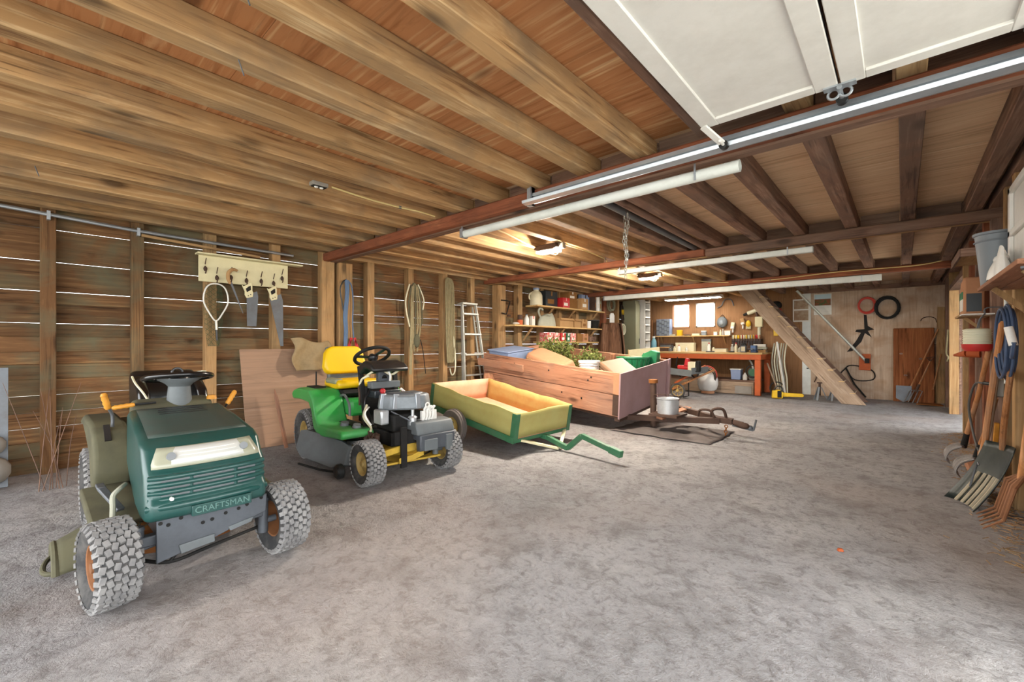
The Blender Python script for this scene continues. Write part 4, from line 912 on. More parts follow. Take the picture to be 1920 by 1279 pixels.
# ================================================================ LEFT WALL THINGS
# coat rack with shelf
o = thing('coat_rack', 'cream painted wooden hook rack with narrow top shelf on plank wall', 'rack', (-5.83, 1.29, 1.90))
B().b2((0, 0, 0), (.022, .94, .29)).build('back_board', 'cream_paint', o, bevel=.003)
B().b2((-.0, -.03, .29), (.12, 1.09, .308)).build('shelf', 'cream_paint', o, bevel=.003)
def hook(y, z):
    h = B(); h.tube([(.022, y, z + .07), (.04, y, z + .10), (.05, y + .005, z + .14)], .005, 6, sub=3); h.tube([(.022, y, z + .05), (.05, y, z + .03), (.055, y, z - .01), (.035, y, z - .03)], .007, 6, sub=3); h.ball((.03, y, z + .02), (.012, .02, .028), 10, 6)
    return h.build('hook', 'iron_brown', o, smooth=True)
for y, z in ((.06, .12), (.17, .03), (.31, .05), (.47, .03), (.63, .04), (.77, .03), (.87, .10)): hook(y, z)
B().cyl((.022, .38, .15), (.03, .38, .15), .016, n=12).build('screw_plug', 'cream_plastic', o)
# landing net
o = thing('landing_net', 'fishing landing net with white hoop hanging from cream rack', 'net', (-5.775, 1.445, 1.46))
lp = [(0, .0, .0), (0, -.07, .10), (0, -.118, .22), (0, -.10, .35), (0, -.045, .412), (0, .045, .412), (0, .10, .35), (0, .118, .22), (0, .07, .10)]
B().tube(lp, .008, 8, closed=True, sub=4).build('hoop', 'white_plastic', o, smooth=True)
B().tube([(0, .0, .01), (0, .005, -.10)], .013, 8).build('handle_socket', 'aluminium', o, smooth=True)
B().tube([(0, .005, -.10), (0, .01, -.22)], .010, 8).build('handle', 'black_plastic', o, smooth=True)
nb = B()
def netp(u, v): 
    w = .10 * (1 - .35 * v) ; zz = .40 - .68 * v; return (-.022 + .012 * math.sin(u * 9), -.02 + w * (u * 2 - 1) * (.75 + .35 * math.sin(v * 3)), zz)
for k in range(15):
    u = k / 14; nb.tube([netp(u, v / 10) for v in range(11)], .0016, 4)
for k in range(-14, 26):
    p = [netp(t / 8, min(1, max(0, (k + (t if k % 2 else -t) * .6) / 24))) for t in range(9)]; nb.tube(p, .0016, 4)
q = nb.build('netting', 'net_green', o); q['kind'] = 'stuff'
# pruning saw, hand saws
o = thing('pruning_saw', 'curved pruning saw with thin blade hanging from cream rack', 'saw', (-5.76, 1.61, 2.03))
B().tube([(0, .045, .02), (0, 0, .03), (0, -.045, -.01), (0, -.05, -.08), (0, -.03, -.14)], [.013, .018, .02, .02, .012], 8, sub=4).build('handle', 'wood_stud_z', o, smooth=True)
B().prism([(-.045, -.10), (-.01, -.12), (.105, -.47), (.10, -.475)], -.001, .001, 'yz').build('blade', 'steel_gray', o)
def handsaw(loc, label, hz, blade):
    o = thing('hand_saw', label, 'saw', loc)
    B().prism([(-.06, .06), (-.04, .05), (.0, .075), (.035, .10), (.05, .06), (.05, .0), (.06, -.02), (.055, -.07), (-.01, -.09), (-.03, -.05), (-.03, -.01)], -.011, .011, 'yz').build('handle', 'cream_paint', o, bevel=.004)
    B().prism([(-.022, .02), (.01, .05), (.03, .06), (.034, .01), (-.01, -.02)], -.0115, .0115, 'yz', 1).build('handle_opening', 'tar', o)
    for y, z in ((.03, -.045), (.005, -.06)): B().cyl((.011, y, z), (.013, y, z), .006, n=8).build('saw_screw', 'black_matte', o)
    B().prism(blade, -.0012, .0012, 'yz').build('blade', 'steel_gray', o); return o
handsaw((-5.765, 1.76, 1.83), 'short hand saw with square ended blade under cream rack', .1, [(-.01, -.05), (.10, -.0), (.115, -.06), (.095, -.42), (-.005, -.42)])
handsaw((-5.765, 2.03, 1.82), 'long tapering hand saw with pale handle under cream rack', .1, [(-.03, -.06), (.10, .0), (.125, -.08), (.13, -.645), (.095, -.645)])
# plywood sheet leaning, burlap cloth, stake
o = B(); o.box((0, .5, .585), (.014, 1.02, 1.17)); o = o.build('plywood_sheet', 'sheet_leaning', None, loc=(-5.50, 1.69, .0), rot=(0, R(-14), 0)); tag(o, 'brown hardboard sheet leaning on the plank wall behind mowers', 'board')
o = thing('wooden_stake', 'pointed thin wooden stake leaning on the brown hardboard sheet', 'stake', (-5.30, 2.02, .0), (R(5), R(-16), 0)); B().prism([(-.02, 0), (.02, 0), (.02, .60), (0, .70), (-.02, .60)], -.008, .008, 'yz').build('stake_blade', 'wood_trailer_z', o, bevel=.002)
random.seed(9); o = B()
def clo(u, v):
    y = 2.22 + .50 * u + .03 * math.sin(v * 7); z = 1.27 - .40 * v - .05 * u * (1 - v) + .02 * math.sin(u * 8) * (1 - v)
    x = -5.70 + .13 * v + .035 * math.sin(u * 11 + v * 3) + .02 * mn.noise((u * 4, v * 4, 2)) + .06 * math.sin(u * 3.1) * (1 - v); return (x, y, z)
o.grid(clo, 22, 22); o = o.build('burlap_sack', 'burlap', None, smooth=True, solid=.006); tag(o, 'tan burlap sack draped over corner of the hardboard sheet', 'sack')
# booster cables on the post
o = thing('booster_cables', 'blue jumper cables with red clamps looped on nail over the post', 'cables', (-5.785, 2.99, 2.09))
B().tube([(0, .0, 0), (.02, -.05, -.03), (.02, -.09, -.14), (.02, -.06, -.34), (.02, -.02, -.55), (.03, -.02, -.8), (.04, -.03, -1.0)], .009, 8, sub=4).build('cable', 'black_plastic', o, smooth=True)
for k in range(4): B().tube([(.01, -.01 + .015 * k, 0), (.025, -.01 + .012 * k, -.2), (.025, -.04 + .014 * k, -.5), (.03, -.03 + .012 * k, -.7), (.035, -.045 + .012 * k, -.98)], .012, 8, sub=4).build('cable', 'blue_cable', o, smooth=True)
B().tube([(.01, .0, 0), (.02, .07, -.06), (.02, .10, -.3), (.02, .09, -.6), (.03, .11, -.85)], .009, 8, sub=4).build('cable', 'blue_cable', o, smooth=True)
for y, r_ in ((.05, -18), (.13, 16)):
    for s in (-1, 1): B().at((.03, y, -.86), (R(r_ + s * 8), 0, 0)).b2((-.012, -.012, -.09), (.012, .012, .06)).build('clamp', 'red_plastic', o, bevel=.004)
B().cyl((-.02, 0, 0), (.02, 0, .01), .006).build('nail', 'steel_gray', o)
# olive straps and rope
o = thing('strap_bundle', 'bundle of olive webbing straps hanging from stud above mower', 'straps', (-5.80, 4.14, 2.17))
for k in range(7):
    y0 = -.12 + .04 * k; s = B(); L = .85 + .12 * (k % 3)
    pts = [(0, 0, 0), (.03, y0 * .6, -.06), (.035 + .01 * (k % 2), y0, -.3), (.035, y0 * 1.05 + .01, -L * .7), (.03, y0 * .5, -L)]
    for a_, b_ in zip(pts[:-1], pts[1:]): s.bar(a_, b_, .006, .024, (0, 1, 0.01))
    s.build('strap', 'strap_olive' if k % 3 else 'olive_plastic', o)
B().tube([(.03, -.1, -.03), (.03, -.17, -.25), (.03, -.165, -.45), (.03, -.1, -.7)], .012, 8, sub=4).build('cord', 'cream_plastic', o, smooth=True)
B().tube([(.03, .06, -.02), (.03, .17, -.25), (.03, .15, -.42)], .010, 8, sub=4).build('cord', 'string_white', o, smooth=True)
B().bar((.04, -.06, -.3), (.05, -.10, -1.45), .006, .05, (0, 1, 0)).build('long_strap', 'strap_olive', o)
B().tube([(.04, .10, -.9), (.04, .15, -1.1), (.04, .20, -1.45)], .007, 6, sub=3).build('tail_cord', 'black_matte', o, smooth=True)
B().ball((.04, .03, -.92), (.03, .06, .11)).build('buckle_knot', 'olive_plastic', o, smooth=True)
o = thing('strap_bundle', 'long grey green rope hank hanging left of the step ladder', 'rope', (-5.80, 4.83, 2.33))
for k in range(6): B().tube([(0, 0, 0), (.03, -.06 + .03 * k, -.08), (.035, -.06 + .034 * k, -.5), (.035, -.05 + .035 * k, -1.0 - .05 * k), (.03, -.02 + .02 * k, -1.45)], .014, 6, sub=4).build('rope_strand', 'strap_olive', o, smooth=True)
B().tube([(.03, .1, -1.0), (.04, .14, -1.35), (.04, .13, -1.6), (.03, .07, -1.66), (.04, .02, -1.55)], .012, 8, sub=4).build('rope_tail', 'string_white', o, smooth=True)
# step ladder leaning folded
o = thing('step_ladder', 'folded aluminium step ladder leaning on plank wall beside cart', 'ladder', (-5.60, 5.15, 0), (0, R(-5), 0))
for sg in (-1, 1): B().bar((0, .22 + sg * .30, 0), (0, .14 + sg * .16, 1.93), .055, .022, (0, 1, 0)).build('front_rail', 'aluminium', o, bevel=.004)
for sg in (-1, 1): B().bar((-.09, .20 + sg * .26, .05), (-.05, .14 + sg * .13, 1.88), .03, .022, (0, 1, 0)).build('rear_rail', 'aluminium', o, bevel=.004)
for k in range(5):
    z = .28 + k * .36; w = .30 - .14 * z / 1.93; B().b2((-.04, .22 - .08 * z / 1.93 - w, z), (.05, .22 - .08 * z / 1.93 + w, z + .03)).build('step', 'aluminium', o, bevel=.004)
B().b2((-.10, -.04, 1.9), (.05, .32, 1.94)).build('top_cap', 'aluminium', o, bevel=.01)
for y in (.0, .36): B().tube([(-.02, y, 1.0), (-.07, y - .05, 1.06), (-.09, y + .02, .9)], .007, 6).build('spreader', 'white_plastic', o, smooth=True)
o = thing('wood_offcut', 'ragged pale wood offcut propped against the step ladder foot', 'wood', (-5.10, 5.28, .0), (0, R(-13), R(4)))
B().prism([(-.11, 0), (.12, 0), (.12, .62), (.09, .70), (.0, .72), (-.09, .715), (-.12, .63), (-.10, .4)], -.02, .02, 'yz').build('board', 'wood_trailer_z', o, bevel=.006)
# conduit pipes along the wall
o = thing('metal_conduit', 'thin metal conduit pipe clamped along top of plank wall', 'pipe', (0, 0, 0))
B().tube([(-5.82, -2.2, 2.50), (-5.82, -.14, 2.40), (-5.82, .75, 2.355), (-5.82, 2.3, 2.33)], .018, 8).build('pipe', 'galvanised', o, smooth=True)
for y, z in ((.15, 2.385), (.78, 2.353)): B().b2((-5.85, y - .012, z - .05), (-5.795, y + .012, z + .03)).build('pipe_clamp', 'galvanised', o)
o = thing('wooden_batten', 'thin weathered batten resting on pipe above the cream rack', 'batten', (0, 0, 0)); B().bar((-5.79, .80, 2.31), (-5.78, 1.9, 2.245), .02, .025).build('strip', 'wood_stud_y', o)
# clutter at the far left edge: frame and pale stones, dry weeds
o = thing('window_sash', 'old grey window sash leaning at left edge of wall', 'sash', (-5.62, -.34, .0), (0, R(-6), 0))
for y in (-.25, .20): B().b2((-.02, y, 0.3), (.02, y + .05, 1.0)).build('stile', 'steel_gray', o)
for z in (.3, .62, .95): B().b2((-.02, -.2, z), (.02, .2, z + .05)).build('rail', 'steel_gray', o)
B().b2((-.02, -.25, 0), (.02, .25, .3)).build('kick_panel', 'steel_gray', o)
for i, (y, z, s, lb) in enumerate(((-.20, .30, .55, 'upper'), (-.22, .0, .8, 'lower'))):
    o = B(); o.ball((0, 0, .16 * s), (.16 * s, .2 * s, .16 * s), 10, 7); o = o.build('field_stone', 'concrete', None, smooth=True, loc=(-5.55, y, .03 if lb == 'lower' else .28)); tag(o, '%s pale field stone piled at far left of plank wall' % lb, 'stone')
o = thing('dry_weed', 'thin dry weed stalks growing by left plank wall', 'weed', (-5.3, .16, 0))
random.seed(5)
for k in range(9):
    a_ = random.uniform(-.25, .25); B().tube([(random.uniform(-.03, .03), .02 * k - .08, -.02), (a_ * .3, .02 * k - .08 + a_ * .4, .35), (a_ * .6, -.08 + .02 * k + a_, .6 + .3 * random.random())], [.004, .003, .0015], 5, sub=3).build('stalk', 'wood_dark_z', o)

# ================================================================ WALL SHELVES (left wall, far bay)
SX0, SX1 = -5.96, -5.52
def shelf(y0, y1, z, label):
    o = thing('storage_shelf', label, 'shelf', (0, 0, 0)); B().b2((SX0 + .12, y0, z - .03), (SX1, y1, z)).build('board', 'wood_pale_y', o, bevel=.003)
    for y in (y0 + .62, (y0 + y1) / 2 + .1, y1 - .25): B().bar((SX0 + .13, y, z - .3), (SX1 - .06, y, z - .03), .03, .03).build('bracket', 'wood_stud_z', o)
shelf(6.95, 9.65, 2.00, 'topmost pale wall shelf with cream jug and cartons'); shelf(6.25, 9.55, 1.575, 'middle pale wall shelf with bag and open cartons'); shelf(7.2, 9.35, 1.25, 'lowest wall shelf with red drink packs')
def carton(label, x, y, z, dx, dy, dz, mat='cardboard', open_=False, name='carton', strip=None, rz=0):
    o = thing(name, label, 'box', (x, y, z), (0, 0, rz))
    if open_:
        for s in (-1, 1): B().b2((s * dx / 2 - .004, -dy / 2, .0), (s * dx / 2 + .004, dy / 2, dz)).build('wall', mat, o); B().b2((-dx / 2, s * dy / 2 - .004, 0), (dx / 2, s * dy / 2 + .004, dz)).build('wall', mat, o)
        B().b2((-dx / 2, -dy / 2, 0), (dx / 2, dy / 2, .006)).build('base', mat, o)
        B().box((dx / 2 + .02, 0, dz - .02), (.006, dy, .06), (0, R(-35), 0)).build('flap', mat, o)
    else:
        B().b2((-dx / 2, -dy / 2, 0), (dx / 2, dy / 2, dz)).build('body', mat, o, bevel=.004)
        B().b2((-dx / 2 - .001, -.02, dz * .7), (dx / 2 + .002, .02, dz + .002)).build('tape', strip or 'cardboard_dark', o)
        B().b2((dx / 2, -dy * .35, dz * .2), (dx / 2 + .002, dy * .2, dz * .5)).build('print_panel', 'paper' if strip else 'cardboard_dark', o)
    return o
XC = -5.68
def jug(label, x, y, z, h, r, mat, cap, rz=0):
    o = thing('jug', label, 'jug', (x, y, z), (0, 0, rz))
    B().lathe([(0, 0), (r, 0), (r * 1.03, h * .1), (r, h * .55), (r * .8, h * .72), (r * .42, h * .84), (r * .4, h * .9), (0, h * .9)], 'z', 18).build('body', mat, o, smooth=True)
    B().cyl((0, 0, h * .89), (0, 0, h), r * .5, n=14).build('cap', cap, o, smooth=True)
    B().tube([(0, r * .75, h * .3), (0, r * 1.15, h * .4), (0, r * 1.1, h * .62), (0, r * .5, h * .78)], r * .14, 8, sub=3).build('handle', mat, o, smooth=True); return o
jug('large cream jug with blue cap on topmost wall shelf', XC + .02, 7.08, 2.0, .36, .13, 'cream_plastic', 'blue_box', R(150))
carton('dark box at back of topmost wall shelf', XC - .08, 7.62, 2.0, .2, .42, .34, 'oil_dark')
carton('bright red package on topmost wall shelf', XC + .05, 8.0, 2.0, .18, .26, .22, 'red_plastic', strip='pink_paper')
carton('brown carton at bottom of stack on topmost shelf', XC - .04, 8.36, 2.0, .26, .3, .205, 'cardboard_dark')
carton('brown carton on top of another on topmost shelf', XC - .04, 8.34, 2.206, .24, .32, .175, 'cardboard_dark', strip='paper')
carton('tan carton with white labels on topmost shelf', XC + .07, 8.68, 2.0, .24, .28, .25, 'cardboard', strip='paper')
carton('pale blue grey box standing upright on topmost shelf', XC - .06, 9.02, 2.0, .1, .34, .38, 'blue_box', strip='oil_dark')
carton('dark red board standing on topmost shelf', XC + .05, 9.22, 2.0, .2, .05, .40, 'iron_brown'); carton('white panel standing on topmost shelf beside red board', XC + .04, 9.33, 2.0, .25, .10, .36, 'white_plastic', strip='paper')
carton('olive board at far end of topmost shelf', XC + .0, 9.50, 2.0, .25, .08, .37, 'sleeve_gray')
o = thing('tin_can', 'orange and black tin can on middle shelf', 'can', (XC + .06, 6.52, 1.575)); B().cyl((0, 0, 0), (0, 0, .10), .055, n=18).build('can_body', 'orange_paint', o, smooth=True); B().cyl((0, 0, .10), (0, 0, .20), .05, n=18).build('can_lid', 'iron_brown', o, smooth=True)
jug('white spray bottle on middle wall shelf', XC + .08, 6.70, 1.575, .22, .05, 'white_plastic', 'gray_plastic'); carton('small white box with red print on middle shelf', XC + .08, 6.88, 1.575, .07, .1, .19, 'paper', strip='pink_paper')
o = thing('rag', 'white crumpled rag at near end of middle shelf', 'rag', (XC + .1, 6.36, 1.578)); B().ball((0, 0, .022), (.05, .09, .02), 10, 6).build('cloth', 'white_plastic', o, smooth=True)
o = thing('feed_bag', 'slumped grey green bag on middle wall shelf', 'bag', (XC + .02, 7.42, 1.577))
bg_ = B(); bg_.grid(lambda u, v: ((.13 + .02 * math.sin(u * 12.6)) * math.cos(u * 6.283) * (1 - .55 * v ** 3), (.27 + .02 * math.sin(u * 18)) * math.sin(u * 6.283) * (1 - .3 * v ** 2), .25 * v + .05 * math.sin(u * 6.283) * v), 26, 8); bg_.build('sack', 'bag_gray', o, smooth=True)
B().lathe([(0, .225), (.06, .235), (.11, .21)], 'z', 12).build('sack_top', 'bag_gray', o, smooth=True)
B().tube([(0, -.2, .18), (0, -.26, .30), (0, -.2, .38), (0, -.12, .34)], .022, 8, sub=4).build('neck', 'bag_gray', o, smooth=True)
carton('open brown carton on middle wall shelf beside grey bag', XC + .02, 7.98, 1.575, .28, .5, .19, 'cardboard', True)
carton('small open box with dark front on middle shelf', XC + .06, 8.42, 1.575, .2, .24, .19, 'cardboard', True); carton('small closed box near white mug on middle shelf', XC + .06, 8.72, 1.575, .2, .22, .20, 'cardboard')
o = thing('mug', 'white and black enamel mug at end of middle shelf', 'mug', (XC + .08, 9.0, 1.575)); B().lathe([(0, 0), (.06, 0), (.065, .17), (.058, .17), (.053, .01), (0, .01)], 'z', 18).build('cup', 'white_plastic', o, smooth=True); B().torus((0, .08, .09), .04, .008, 'x', 14, 6).build('handle', 'black_plastic', o, smooth=True)
o = thing('coil_basket', 'dark wire basket at far end of middle shelf', 'basket', (XC + .03, 9.33, 1.575)); B().lathe([(0, 0), (.1, 0), (.14, .2), (.13, .2), (.09, .01), (0, .01)], 'z', 16).build('shell', 'black_matte', o, smooth=True); B().torus((0, 0, .2), .14, .01, 'z', 20, 6).build('rim', 'steel_gray', o, smooth=True)
for i, (y, dy, mt, lb) in enumerate(((7.38, .22, 'pink_paper', 'red drink pack at near end of lowest shelf'), (7.62, .2, 'pink_paper', 'red drink pack second along lowest shelf'), (7.86, .18, 'red_plastic', 'plain red drink pack third along lowest shelf'), (8.06, .12, 'cart_green', 'pale green pack between red drink packs'), (8.25, .2, 'pink_paper', 'pink and white pack right of green pack'), (8.52, .2, 'cardboard_dark', 'dark brown box on lowest shelf'), (8.77, .2, 'terracotta', 'tan box near end of lowest shelf'))):
    carton(lb, XC + .06, y, 1.25, .2, dy, .19, mt, strip='paper' if i < 5 else None)
o = thing('wood_slices', 'stack of brown split wood at end of lowest shelf', 'wood', (XC + .05, 9.1, 1.25))
for k in range(4): B().at((0, -.1 + .065 * k, .055 + .03 * (k % 2)), (0, R(90), 0)).cyl((0, 0, -.1), (0, 0, .1), .05, n=9).build('split_log', 'wood_dark_x', o)
o = thing('hand_clamp', 'black iron bracket clamp hanging on the post', 'clamp', (-5.795, 6.28, 2.0)); B().tube([(0, -.12, .05), (.02, .0, .05), (.02, .12, .04), (.03, .05, -.1), (.03, .0, -.22), (.02, -.12, -.2)], .012, 8).build('jaw', 'black_matte', o, smooth=True); B().cyl((.02, .05, -.24), (.02, .12, -.24), .02).build('screw', 'iron_brown', o)

# ================================================================ FAR LEFT CORNER
o = thing('tree_stump', 'big brown weathered stump standing below wall shelves', 'stump', (-5.42, 9.78, .0))
sg_ = B(); sg_.grid(lambda u, v: ((.30 + .03 * math.sin(u * 31) + .02 * math.sin(u * 53 + v * 2) - .07 * v ** 3 + .04 * math.sin(v * 3)) * math.cos(u * 6.283), (.30 + .03 * math.sin(u * 31) + .02 * math.sin(u * 53 + v * 2) - .07 * v ** 3 + .04 * math.sin(v * 3)) * math.sin(u * 6.283), 1.72 * v), 64, 12); sg_.build('bark', 'stump_bark', o, smooth=True)
B().lathe([(0, 1.725), (.2, 1.715), (.27, 1.70)], 'z', 24).build('cut_top', 'stump_cut', o, smooth=True)
o = thing('bright_patch_panel', 'narrow white panel standing in for bright light on plank wall past stump', 'panel', (-5.83, 10.42, 1.63)); B().prism([(0, 0), (.24, 0), (.24, .34), (.19, .4), (.05, .4), (0, .34)], 0, .02, 'yz').build('panel_face', 'white_plastic', o, bevel=.004); B().b2((-.005, -.02, -.02), (.0, .26, .02)).build('panel_back', 'wood_red_y', o)  # plain white panel stands in for a bright glow on the wall
def wallcoil(label, x, y, z, r, t, n, mat, ax='x', ry=1.0, name='hose_coil'):
    o = thing(name, label, 'coil', (x, y, z)); random.seed(int(r * 1000))
    for k in range(n):
        rr = r * random.uniform(.9, 1.06); dz = random.uniform(-.06, .06) * r; dd = t * 1.7 * (k % 4); dl = random.uniform(-.05, .05) * r
        pts = []
        for i in range(20):
            a_ = 2 * math.pi * i / 20; p_ = (rr * ry * math.cos(a_) + dl, rr * math.sin(a_) + dz)
            pts.append((dd, p_[0], p_[1]) if ax == 'x' else (p_[0], -dd, p_[1]))
        B().tube(pts, t, 6, closed=True).build('loop', mat, o, smooth=True)
    return o
wallcoil('grey cable coil hanging near top of far plank wall', -5.82, 10.45, 2.24, .15, .012, 5, 'sleeve_gray')
wallcoil('white hose reel hanging low on far plank wall', -5.82, 10.95, 1.60, .14, .02, 4, 'string_white')
o = thing('hanging_harness', 'dark leather straps hanging on far plank wall', 'straps', (-5.83, 11.05, 2.3))
for k in range(4): B().tube([(.0, .06 * k, 0), (.04, .06 * k - .05, -.3), (.04, .06 * k + .03, -.6), (.03, .05 * k, -.85 - .1 * k)], .014, 6, sub=4).build('strap', 'iron_brown' if k % 2 else 'black_matte', o, smooth=True)
B().box((.03, .05, -.22), (.03, .1, .14)).build('yellow_tag', 'tool_yellow', o)
o = thing('tool_cabinet', 'tall drab panel cabinet beside white wire rack', 'cabinet', (-5.55, 11.15, 0)); B().b2((-.28, 0, 0), (.10, .25, 2.4)).build('side_panel', 'sleeve_gray', o, bevel=.01); B().b2((.10, .0, .05), (.115, .25, 2.3)).build('door', 'sleeve_gray', o, bevel=.004); B().b2((.115, .20, 1.2), (.13, .22, 1.35)).build('door_handle', 'steel_gray', o)
o = thing('wire_rack', 'white narrow rack of little shelves full of parts', 'rack', (-5.45, 11.62, 1.05))
for y in (-.16, .16): B().b2((-.14, y - .01, -.75), (.14, y + .01, 1.38)).build('upright', 'white_plastic', o)
for k in range(7): B().b2((-.14, -.15, .02 + .21 * k), (.15, .15, .035 + .21 * k)).build('tray', 'white_plastic', o); B().b2((.14, -.15, .02 + .21 * k), (.15, .15, .07 + .21 * k)).build('tray_lip', 'white_plastic', o)
random.seed(31)
for k in range(7):
    for j in range(4):
        y = -.11 + .072 * j; hh = random.uniform(.05, .12); mt = random.choice(['black_plastic', 'gray_plastic', 'cream_plastic', 'iron_brown', 'steel_gray'])
        q = thing('parts_jar', 'small %s jar, number %s from left on %s tray of white rack' % ({'black_plastic': 'black', 'gray_plastic': 'grey', 'cream_plastic': 'cream', 'iron_brown': 'brown', 'steel_gray': 'steel'}[mt], ['one', 'two', 'three', 'four'][j], ['lowest', 'second', 'third', 'fourth', 'fifth', 'sixth', 'topmost'][k]), 'jar', (-5.45, 11.62 + y, 1.085 + .21 * k), group='little jars on the white rack')
        B().lathe([(0, 0), (.027, 0), (.028, hh * .75), (.02, hh * .85), (0, hh * .85)], 'z', 10).build('jar_body', mt, q, smooth=True); B().cyl((0, 0, hh * .84), (0, 0, hh), .022, n=10).build('jar_lid', 'steel_gray', q, smooth=True)
o = thing('long_tools', 'bunch of long handled tools standing in the far left corner', 'tools', (-5.55, 12.15, 0))
for k, (dx, dy, h_) in enumerate(((0, 0, 1.75), (.08, .05, 1.9), (.18, .0, 1.6), (.25, .08, 1.85), (.12, .1, 1.5))): B().cyl((dx * 1.2, dy, 0), (dx, dy + .08, h_), .016, n=8).build('handle', 'wood_handle_z' if k % 2 else 'iron_brown', o, smooth=True)
jug('pale cyan bottle standing in the far left corner', -5.32, 12.05, 1.0, .42, .08, 'cyan_plastic', 'white_plastic')
o = thing('work_stool', 'low wooden stand under the cyan bottle', 'stand', (-5.32, 12.05, 0)); B().b2((-.13, -.13, .96), (.13, .13, 1.0)).build('top', 'wood_pale_y', o)
for x in (-.11, .11):
    for y in (-.11, .11): B().b2((x - .02, y - .02, 0), (x + .02, y + .02, .96)).build('leg', 'wood_stud_z', o)
o = thing('plywood_sheet', 'pale cream panel tilted up beside the tool bench end', 'panel', (-4.62, 10.02, .622), (R(-12), R(-6), R(24))); B().b2((-.36, -.012, 0), (.36, .012, .48)).build('face', 'cream_paint', o); B().b2((-.38, -.02, 0), (-.36, .02, .49)).build('edge', 'wood_pale_z', o); B().b2((-.36, .012, 0), (-.3, .035, .48)).build('cleat', 'wood_pale_z', o); B().b2((.3, .012, 0), (.36, .035, .48)).build('cleat', 'wood_pale_z', o)
o = thing('storage_chest', 'dark brown low wooden chest behind trailer', 'chest', (-4.52, 10.15, 0)); B().b2((-.45, -.3, 0), (.35, .3, .58)).build('body', 'wood_dark_x', o, bevel=.01); B().b2((-.47, -.32, .58), (.37, .32, .62)).build('lid', 'wood_dark_x', o, bevel=.006); B().b2((-.05, -.325, .5), (.05, -.3, .6)).build('hasp', 'steel_gray', o)
# ================================================================ WORKBENCH
o = thing('workbench', 'long workbench with orange painted frame under the windows', 'workbench', (0, 0, 0))
B().b2((-5.2, 11.30, .955), (-2.40, 12.40, .995)).build('top', 'wood_pale_x', o, bevel=.004)
B().b2((-5.2, 11.31, .83), (-2.43, 11.36, .952)).build('apron', 'orange_paint', o, bevel=.004); B().b2((-2.50, 11.37, .83), (-2.44, 12.35, .952)).build('apron', 'orange_paint', o, bevel=.004)
for x in (-5.12, -2.56):
    for y in (11.31, 12.25): B().b2((x, y, 0), (x + .12, y + .1, .828)).build('leg', 'orange_paint', o, bevel=.006)
B().b2((-5.0, 11.45, .30), (-2.57, 12.2, .335)).build('lower_shelf', 'wood_dark_x', o)
o = thing('timber_sill', 'old grey timber beam on the floor under the workbench', 'timber', (0, 0, 0)); B().b2((-4.95, 11.40, .0), (-2.60, 11.50, .295)).build('beam', 'wood_stair_x', o, bevel=.01); B().b2((-3.0, 11.38, .02), (-2.64, 11.4, .2)).build('patch_plate', 'concrete', o)
# ledge above the bench
o = thing('bench_ledge', 'narrow ledge with small bottles below the twin windows', 'ledge', (0, 0, 0)); B().b2((-5.35, 12.22, 1.405), (-3.36, 12.45, 1.43)).build('board', 'wood_pale_x', o, bevel=.003)
for x in (-5.2, -4.3, -3.5): B().bar((x, 12.43, 1.2), (x, 12.26, 1.405), .025, .025).build('bracket', 'wood_stud_z', o)
# drawer organiser
o = thing('drawer_organiser', 'blue grey small parts cabinet with many tiny drawers on ledge', 'cabinet', (-5.13, 12.33, 1.43)); B().b2((-.2, -.07, 0), (.2, .1, .48)).build('case', 'blue_box', o)
for r_ in range(11):
    for c_ in range(5): B().b2((-.19 + .076 * c_, -.085, .012 + .0425 * r_), (-.19 + .076 * c_ + .068, -.07, .012 + .0425 * r_ + .034)).build('drawer', 'bucket_gray' if (r_ + c_) % 3 else 'steel_gray', o)
random.seed(77)
def bottle(label, x, y, z, h, r, mat, capm='white_plastic', group=None):
    o = thing('bottle', label, 'bottle', (x, y, z), group=group); B().lathe([(0, 0), (r, 0), (r, h * .6), (r * .45, h * .78), (r * .4, h * .88), (0, h * .88)], 'z', 12).build('body', mat, o, smooth=True); B().cyl((0, 0, h * .87), (0, 0, h), r * .45, n=10).build('cap', capm, o, smooth=True)
CN = {'cream_plastic': 'cream', 'white_plastic': 'white', 'tool_yellow': 'yellow', 'jar_glass': 'clear', 'gray_plastic': 'grey', 'iron_brown': 'brown', 'bag_gray': 'drab', 'cardboard': 'tan', 'blue_plastic': 'blue', 'black_plastic': 'black', 'bucket_gray': 'steel grey'}
def block(label, x, y, z, d, mat, m2='steel_gray', rz=0):
    o = thing('small_box', label, 'box', (x, y, z), (0, 0, rz)); B().b2((-d[0] / 2, -d[1] / 2, 0), (d[0] / 2, d[1] / 2, d[2] * .8)).build('tray', mat, o, bevel=.005); B().b2((-d[0] / 2 - .003, -d[1] / 2 - .003, d[2] * .8), (d[0] / 2 + .003, d[1] / 2 + .003, d[2])).build('lid', m2, o, bevel=.003)
lz = 1.43
block('bright yellow box on window ledge', -4.68, 12.33, lz, (.13, .1, .16), 'tool_yellow', 'tool_yellow'); block('flat drab tray on ledge left of yellow box', -4.88, 12.32, lz, (.16, .12, .04), 'bag_gray', 'cream_plastic')
block('flat cream tray on ledge below right window', -4.22, 12.32, lz, (.2, .12, .06), 'cream_plastic', 'bag_gray'); block('dark flat tray on ledge under left window', -4.46, 12.32, lz, (.16, .1, .03), 'black_plastic')
block('steel grey cube at ledge below right window', -4.02, 12.33, lz, (.12, .1, .13), 'bucket_gray', 'white_plastic'); block('white lump of cloth on ledge', -3.72, 12.33, lz, (.09, .08, .1), 'white_plastic', 'cream_plastic')
block('white carton at right end of window ledge', -3.42, 12.34, lz, (.14, .1, .12), 'white_plastic', 'paper')
